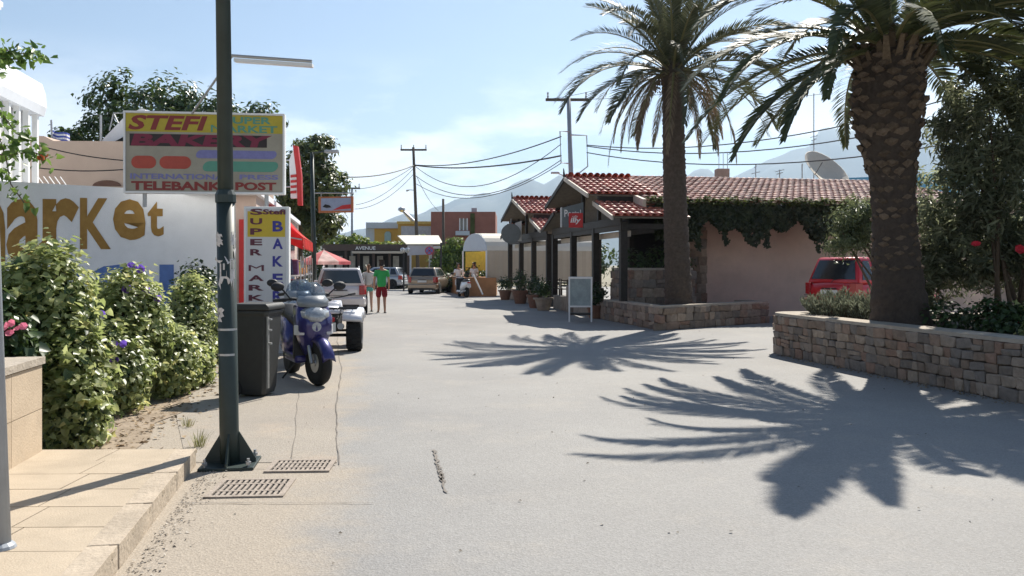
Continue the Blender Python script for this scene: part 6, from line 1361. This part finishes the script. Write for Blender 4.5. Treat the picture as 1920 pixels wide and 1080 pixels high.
# street light and hanging shop sign on the left
ln_b = P(590, HZ, 30); ln_b.z = 0; sl2 = thing('street_light', 'green street light in front of the tree past the awning', 'street light', ln_b)
MB().tube([(0, 0, 0), P(585, 286, 30) - ln_b], [.10, .06], 10).build('shaft', M_['green'], sl2, smooth=True); MB().tube([P(585, 286, 30) - ln_b, P(610, 284, 30) - ln_b], .03, 6).build('arm', M_['green'], sl2); MB().box(P(622, 284, 30) - ln_b, (.5, .2, .1)).build('lantern', M_['steel'], sl2, bevel=.02)
hb_ = P(599, 398, 31); hsn = thing('shop_sign', 'hanging blue grey sign with a red stripe and orange frame', 'sign', hb_)
q = lambda x, y, k=0: P(x, y, 31) - hb_ + Vector((0, -k, 0))
MB().slab([q(597, 399), q(662, 398), q(662, 368), q(597, 369)], (0, .12, 0)).build('frame', mat('orange_brown_frame', (.45, .16, .07), .6), hsn)
MB().slab([q(602, 395, .015), q(658, 395, .015), q(658, 371, .015), q(602, 372, .015)], (0, .01, 0)).build('face', mat('sign_blue_grey', (.30, .36, .50), .5, .1, 5), hsn)
MB().slab([q(624, 394, .03), q(658, 391, .03), q(658, 383, .03), q(642, 385, .03)], (0, .01, 0)).build('red_stripe', M_['redp'], hsn)
MB().slab([q(605, 388, .03), q(612, 390, .03), q(622, 389, .03), q(618, 385, .03), q(610, 383, .03)], (0, .01, 0)).build('dark_emblem', M_['blackp'], hsn)
MB().tube([q(588, 362), q(661, 362)], .025, 6).build('bracket', M_['steel'], hsn)
for x in (602, 657): MB().tube([q(x, 369), q(x, 362)], .012, 5).build('hanger', M_['steel'], hsn)
# ================================================================== FAR STREET END
M_['ochre'] = mat('ochre_plaster', (.62, .38, .09), .85, .06, 2); M_['brick'] = mat('red_plaster', (.30, .13, .10), .9, .12, 1.5); M_['brown'] = mat('brown_fascia', (.09, .065, .055), .7, .1); M_['bluew'] = mat('pale_blue_plaster', (.55, .60, .66), .85, .05)
M_['tarp'] = mat('cream_tarpaulin', (.70, .66, .56), .7, .05, 3)
def slabpx(pts, Z, dep, o): return MB().slab([P(x, y, Z) - o for x, y in pts], (0, dep, 0))
def rect(x0, x1, y0, y1): return ((x0, y1), (x1, y1), (x1, y0), (x0, y0))
o = P(700, 545, 62); o.z = 0; rst = thing('restaurant', 'open fronted restaurant with brown fascia and white name letters', 'building', o)
slabpx(rect(604, 768, 458, 470), 60, .5, o).build('fascia', M_['brown'], rst)
slabpx(rect(604, 768, 460, 464), 60.5, 7, o).build('roof', M_['brown'], rst)
slabpx(rect(660, 756, 471, 475), 59.6, .9, o).build('awning', M_['cream'], rst)
lettering('AVENUE', rst, M_['white_paint'], P(666, 468.5, 59.98) - o, (1, 0, 0), ZD, (0, 38 / FPX * 60, 0, 6.5 / FPX * 60), .02, 0, .01)
slabpx(rect(604, 768, 470, 540), 66, .3, o).build('back_wall', M_['dark'], rst)  # shade of the room behind the open front is put into this colour
for x in (608, 648, 672, 700, 730, 765): slabpx(rect(x - 2, x + 2, 470, 541), 60.1, .2, o).build('post', M_['brown'], rst)
for x in (620, 636, 660, 686, 712, 742): slabpx(rect(x - 5, x + 6, 480, 512), 65.9, .05, o).build('window', mat('far_pane', (.45, .45, .42), .4, .4, 1.2), rst)
bush('hedge', 'low clipped hedge in front of the restaurant', 'hedge', (-9.5, 58.5, 0), [((-12.2, 58.5, .6), (1.4, .5, .7)), ((-10, 58.5, .6), (1.4, .5, .7)), ((-8.2, 58.5, .55), (1.2, .5, .65))], 2200, .22, M_['vine_dark'], None, 4, heart=False)
bush('roof_vine', 'bright green vine spreading over the restaurant roof', 'climbing plant', (-12, 61.5, 3.0), [((-12.6, 61.5, 3.2), (1.3, .8, .45)), ((-11.3, 61.5, 3.25), (1.0, .8, .5)), ((-13.5, 61, 2.7), (.8, .6, .5)), ((-6.6, 61.5, 3.4), (.6, .6, .4)), ((-9, 61.5, 3.05), (2.4, .5, .2))], 2400, .24, leafmat('bright_vine_leaf', (.10, .16, .03), (.24, .30, .06), .45, .5, .3), None, 3, heart=False)  # bright green leaf tone, varied leaf by leaf
o = P(740, 545, 80); o.z = 0; yh = thing('yellow_house', 'ochre yellow house with pale blue door and flat white roof edge', 'house', o)
slabpx(rect(702, 746, 426, 545), 80, 6, o).build('wall', M_['ochre'], yh); slabpx(rect(746, 820, 417, 545), 78, 7, o).build('wall', M_['ochre'], yh)
slabpx(rect(744, 822, 415, 420), 77.8, 7.4, o).build('roof_edge', mat('yellow_trim', (.72, .50, .14), .8), yh); slabpx(rect(686, 746, 417, 428), 79.6, 7, o).build('roof_slab', M_['bluew'], yh)
slabpx(rect(686, 703, 428, 545), 80.2, 6, o).build('side_wall', M_['bluew'], yh)
dr = slabpx(((721, 452), (733, 452), (733, 438), (730, 434), (724, 434), (721, 438)), 79.9, .05, o).build('door', mat('pale_teal_door', (.35, .5, .52), .6), yh)
slabpx(rect(752, 817, 424, 446), 77.9, .05, o).build('shutter', mat('grey_panel', (.55, .54, .55), .6), yh)
sv_ = MB(); sv_.tube([P(753, 393, 79) - o, P(776, 416, 79) - o], [.12, .2], 8); sv_.lathe([(.08, -.2), (.35, 0), (.3, .2), (.1, .3)], 12, P(753, 394, 79) - o); sv_.build('solar_tank', M_['steel'], yh)
o = P(868, 545, 72); o.z = 0; brh = thing('brick_red_house', 'square dull red house with white framed balcony window', 'house', o)
slabpx(rect(808, 929, 397, 545), 72, 8, o).build('wall', M_['brick'], brh)
wn_ = slabpx(rect(862, 876, 410, 432), 71.97, .04, o).build('window', M_['glass'], brh)
for x in (861, 868, 875): slabpx(rect(x, x + 2, 409, 432), 71.93, .06, o).build('window_frame', M_['white_paint'], wn_)
slabpx(rect(854, 880, 433, 441), 71.2, .8, o).build('balcony', M_['bluew'], brh); slabpx(rect(884, 894, 390, 397), 74, .5, o).build('chimney', M_['greym'], brh); slabpx(rect(882, 890, 400, 438), 71.9, .1, o).build('climber', M_['ivy_top'], brh)
o = P(790, 545, 56); o.z = 0; cn = thing('white_canopy', 'white canopy with sloping roof and hanging side panel beside the restaurant', 'canopy', o)
MB().slab([P(745, 443, 58) - o, P(822, 443, 58) - o, P(831, 459, 55) - o, P(762, 459, 55) - o], (0, 0, .06)).build('roof', M_['tarp'], cn)
slabpx(((764, 479), (806, 477), (812, 460), (764, 460)), 55.1, .05, o).build('side_panel', mat('grey_white_panel', (.50, .50, .55), .7, .05), cn)
for x, y in ((770, 540), (808, 540)): slabpx(rect(x - 2, x + 1, 460, y), 55.3, .1, o).build('post', M_['bluew'], cn)
o = P(805, 545, 53); o.z = 0; nps = thing('traffic_sign', 'round blue no parking sign with red cross on a pole', 'traffic sign', o)
MB().tube([(0, 0, 0), P(805, 460, 53) - o], .03, 8).build('pole', M_['steel'], nps); c = P(805, 470, 52.93) - o
MB().slab([c + Vector((.27 * math.cos(a), 0, .27 * math.sin(a))) for a in [2 * math.pi * k / 20 for k in range(20)]], (0, .03, 0)).build('red_ring', mat('sign_red', (.5, .06, .08), .5), nps)
MB().slab([c + Vector((.21 * math.cos(a), -.005, .21 * math.sin(a))) for a in [2 * math.pi * k / 20 for k in range(20)]], (0, -.012, 0)).build('blue_disc', mat('sign_blue_disc', (.12, .18, .45), .5), nps)
for a in (45, -45): MB().box(c + Vector((0, -.022, 0)), (.42, .01, .05), Matrix.Rotation(R(a), 3, 'Y')).build('cross_bar', mat('sign_red', (.5, .06, .08), .5), nps)
o = P(757, 545, 52); o.z = 0; gl_ = thing('globe_lamp', 'black post lamp with two white heads before the restaurant', 'street light', o)
MB().tube([(0, 0, 0), P(757, 474, 52) - o], .05, 8).build('post', M_['blackp'], gl_)
for x in (755, 764): MB().lathe([(.05, -.18), (.16, -.08), (.16, .05), (.05, .16)], 10, P(x, 469, 52) - o).build('lantern', M_['lens'], gl_)
o = P(826, 545, 51); o.z = 0; gl2 = thing('globe_lamp', 'dark post lamp with a single white head near the green bushes', 'street light', o)
MB().tube([(0, 0, 0), P(827, 455, 51) - o], .06, 8).build('post', M_['blackp'], gl2); MB().box(P(819, 464, 51) - o, (.45, .2, .16)).build('lantern', M_['lens'], gl2, bevel=.03)
shrub_tree('bush_tree', 'bright green vine covered bush left of the arched tent', 'bush', (-4.0, 54, 0), [((-3.6, 54, 2.5), (1.1, .9, .75)), ((-4.3, 53.6, 1.6), (1.0, .9, 1.0)), ((-2.7, 54, 1.7), (.8, .8, .9)), ((-3.2, 54, .9), (1.3, .8, .8))], 130, .35, 45, .22, leafmat('bush_leaf', (.05, .10, .02), (.18, .25, .06), .4, .5, .3), aspect=.5)
# arched tent with long canvas wall
o = P(885, 545, 46); o.z = 0; tn = thing('arched_tent', 'cream arched canvas tent with yellow inside beyond the cafe', 'tent', o)
A0, A1 = P(868, 470, 46) - o, P(912, 470, 44.0) - o; A0.z = A1.z = 2.35; ax = VD * 6.0 + Vector((0, .6, 0)); c0 = (A0 + A1) / 2; hd = (A1 - A0) / 2
mb = MB(); N_ = 12; ring = [c0 + hd * math.cos(math.pi * k / N_) + ZD * (.92 * math.sin(math.pi * k / N_)) for k in range(N_ + 1)]
for k in range(N_): mb.quad(ring[k], ring[k + 1], ring[k + 1] + ax, ring[k] + ax)
mb.build('vault', M_['tarp'], tn, smooth=True)
MB().slab([p - UD * 0 for p in ring], VD * .04).build('front_lunette', M_['bluew'], tn)
mb = MB(); nW = 14
for k in range(nW):
    a, b_ = A1 + ax * (k / nW), A1 + ax * ((k + 1) / nW); m_ = (a + b_) / 2 + Vector((0, -.05, 0))
    for s_, e_ in ((a, m_), (m_, b_)): mb.quad((s_.x, s_.y, .75), (e_.x, e_.y, .75), (e_.x, e_.y, 2.35), (s_.x, s_.y, 2.35))
mb.build('canvas_wall', mat('beige_canvas', (.50, .42, .32), .85, .05, 2), tn)
MB().slab([(A0.x, A0.y + 2.5, 1.3), (A1.x, A1.y + 2.5, 1.3), (A1.x, A1.y + 2.5, 2.35), (A0.x, A0.y + 2.5, 2.35)], (0, .05, 0)).build('yellow_lining', mat('yellow_canvas', (.75, .50, .06), .8), tn)
for p in (A0, A1): MB().tube([(p.x, p.y, 0), p], .05, 6).build('pole', M_['white_paint'], tn)
o = P(905, 555, 43); o.z = 0; ow = thing('orange_wall', 'low orange brown wall with sloping rail beyond the white scooter', 'wall', o)
MB().slab([G(868, 556) - o, G(930, 556) - o, G(930, 556) - o + Vector((0, 3.5, 0)), G(838, 545) - o], (0, 0, .95)).build('wall', mat('orange_render', (.45, .22, .10), .9, .2, 1.5), ow)
MB().tube([P(888, 515, 42) - o, P(905, 552, 42.3) - o], .04, 6).build('sloping_rail', M_['white_paint'], ow)
bush('flower_bed', 'low flowering shrubs along the kerb behind the beige hatchback', 'plants', (-3.6, 50, 0), [((-3.9, 50.5, .6), (1.1, .6, .6)), ((-2.7, 49.6, .6), (1.0, .6, .6)), ((-1.9, 47.6, 1.1), (.8, .5, .5))], 1300, .16, M_['vine_dark'], None, 3, heart=False, fl=[(-3.5 + .25 * k, 49.3 + .1 * (k % 3), 1.0 + .1 * (k % 2)) for k in range(8)], fm=leafmat('pale_petal', (.7, .55, .55), (.8, .7, .7), .3, .6, .2), fr=.1)
person('person in a pale shirt standing by the arched tent', (-2.05, 46.3, .0), R(150), 1.72, tan, mat('pale_shirt', (.62, .64, .68), .9), mat('grey_trousers', (.20, .2, .22), .9), mat('black_hair', (.02, .02, .02), .6), False, .02, .03)
person('person in white standing beside the sloping rail', (-2.95, 46.9, .0), R(200), 1.68, tan, mat('white_shirt', (.72, .74, .78), .9), mat('blue_trousers', (.1, .12, .2), .9), mat('dark_brown_hair', (.04, .03, .02), .6), False, .02, .03)
# a few plain houses and trees close the view at the sides and across the gaps
def house(label, x0, x1, y0, Z, dep, m, nwin):
    o = P((x0 + x1) / 2, 545, Z); o.z = 0; t = thing('house', label, 'house', o); slabpx(rect(x0, x1, y0, HZ + CH * FPX / Z), Z, dep, o).build('wall', m, t)
    slabpx(rect(x0 - 3, x1 + 3, y0 - 3, y0 + 1), Z - .2, dep + .4, o).build('roof_edge', M_['white'], t)
    for k in range(nwin):
        x = x0 + (x1 - x0) * (k + .5) / nwin; w = slabpx(rect(x - 6, x + 6, y0 + 14, y0 + 34), Z - .02, .04, o).build('window', M_['glass'], t); slabpx(rect(x - 8, x + 8, y0 + 34, y0 + 37), Z - .1, .1, o).build('sill', M_['white'], w)
house('low white house glimpsed behind the restaurant', 560, 690, 462, 90, 8, M_['white'], 3)
house('pale house far right behind the oleanders', 1700, 2050, 380, 34, 8, M_['beige'], 4)
shrub_tree('bush_tree', 'dark bushes behind the street end on the left', 'bush', (-22, 72, 0), [((-22, 72, 2.0), (3, 1.5, 1.8)), ((-18, 72, 1.8), (2.5, 1.5, 1.5)), ((-14.5, 71, 1.6), (2.2, 1.2, 1.4))], 120, .6, 45, .4, M_['fig'], aspect=.5)
shrub_tree('bush_tree', 'row of olive green shrubs between the tent and the houses', 'bush', (2, 66, 0), [((0, 66, 1.8), (3, 1.5, 1.7)), ((5, 66, 2), (3, 1.5, 1.8)), ((-4, 67, 1.5), (2.5, 1.2, 1.5))], 120, .6, 45, .4, M_['fig'], aspect=.5)
# ================================================================== HAZE
hz = MB().box((0, 3600, 560), (17000, 7700, 1126)).build('haze', None); hz['kind'] = 'stuff'
hm = bpy.data.materials.new('haze_air'); hm.use_nodes = True; nt = hm.node_tree; nt.nodes.clear()
pv = nt.nodes.new('ShaderNodeVolumePrincipled'); pv.inputs['Density'].default_value = 1.25e-4; pv.inputs['Color'].default_value = (.58, .77, 1, 1); pv.inputs['Anisotropy'].default_value = .35
ho = nt.nodes.new('ShaderNodeOutputMaterial'); nt.links.new(pv.outputs[0], ho.inputs['Volume']); hz.data.materials.append(hm)
bpy.context.view_layer.update()
GROUPS = {'overhead_cable': 'overhead cables', 'parked_car': 'cars in the street', 'scooter': 'parked scooters', 'cafe_chair': 'chairs on the cafe terrace', 'cafe_table': 'tables on the cafe terrace', 'potted_plant': 'potted plants in front of the cafe', 'vine_bush': 'flowering vine bushes along the market wall', 'drain_grate': 'drain grates beside the lamp post', 'palm_tree': 'palms in the stone planters', 'oleander': 'oleanders around the stone planter', 'utility_pole': 'utility poles', 'goods_rack': 'racks under the awning', 'tv_aerial': 'aerials behind the cafe roof', 'stone_planter': 'stone planters', 'lavender': 'lavender bushes in the planter', 'cafe_pavilion': 'tiled pavilions of the cafe', 'climbing_vine': 'vines on the white house', 'globe_lamp': 'post lamps at the street end', 'geranium': 'leafy plants in the planter'}
for o in bpy.data.objects:
    k = o.name.split('.')[0]
    if o.parent is None and k in GROUPS: o['group'] = GROUPS[k]
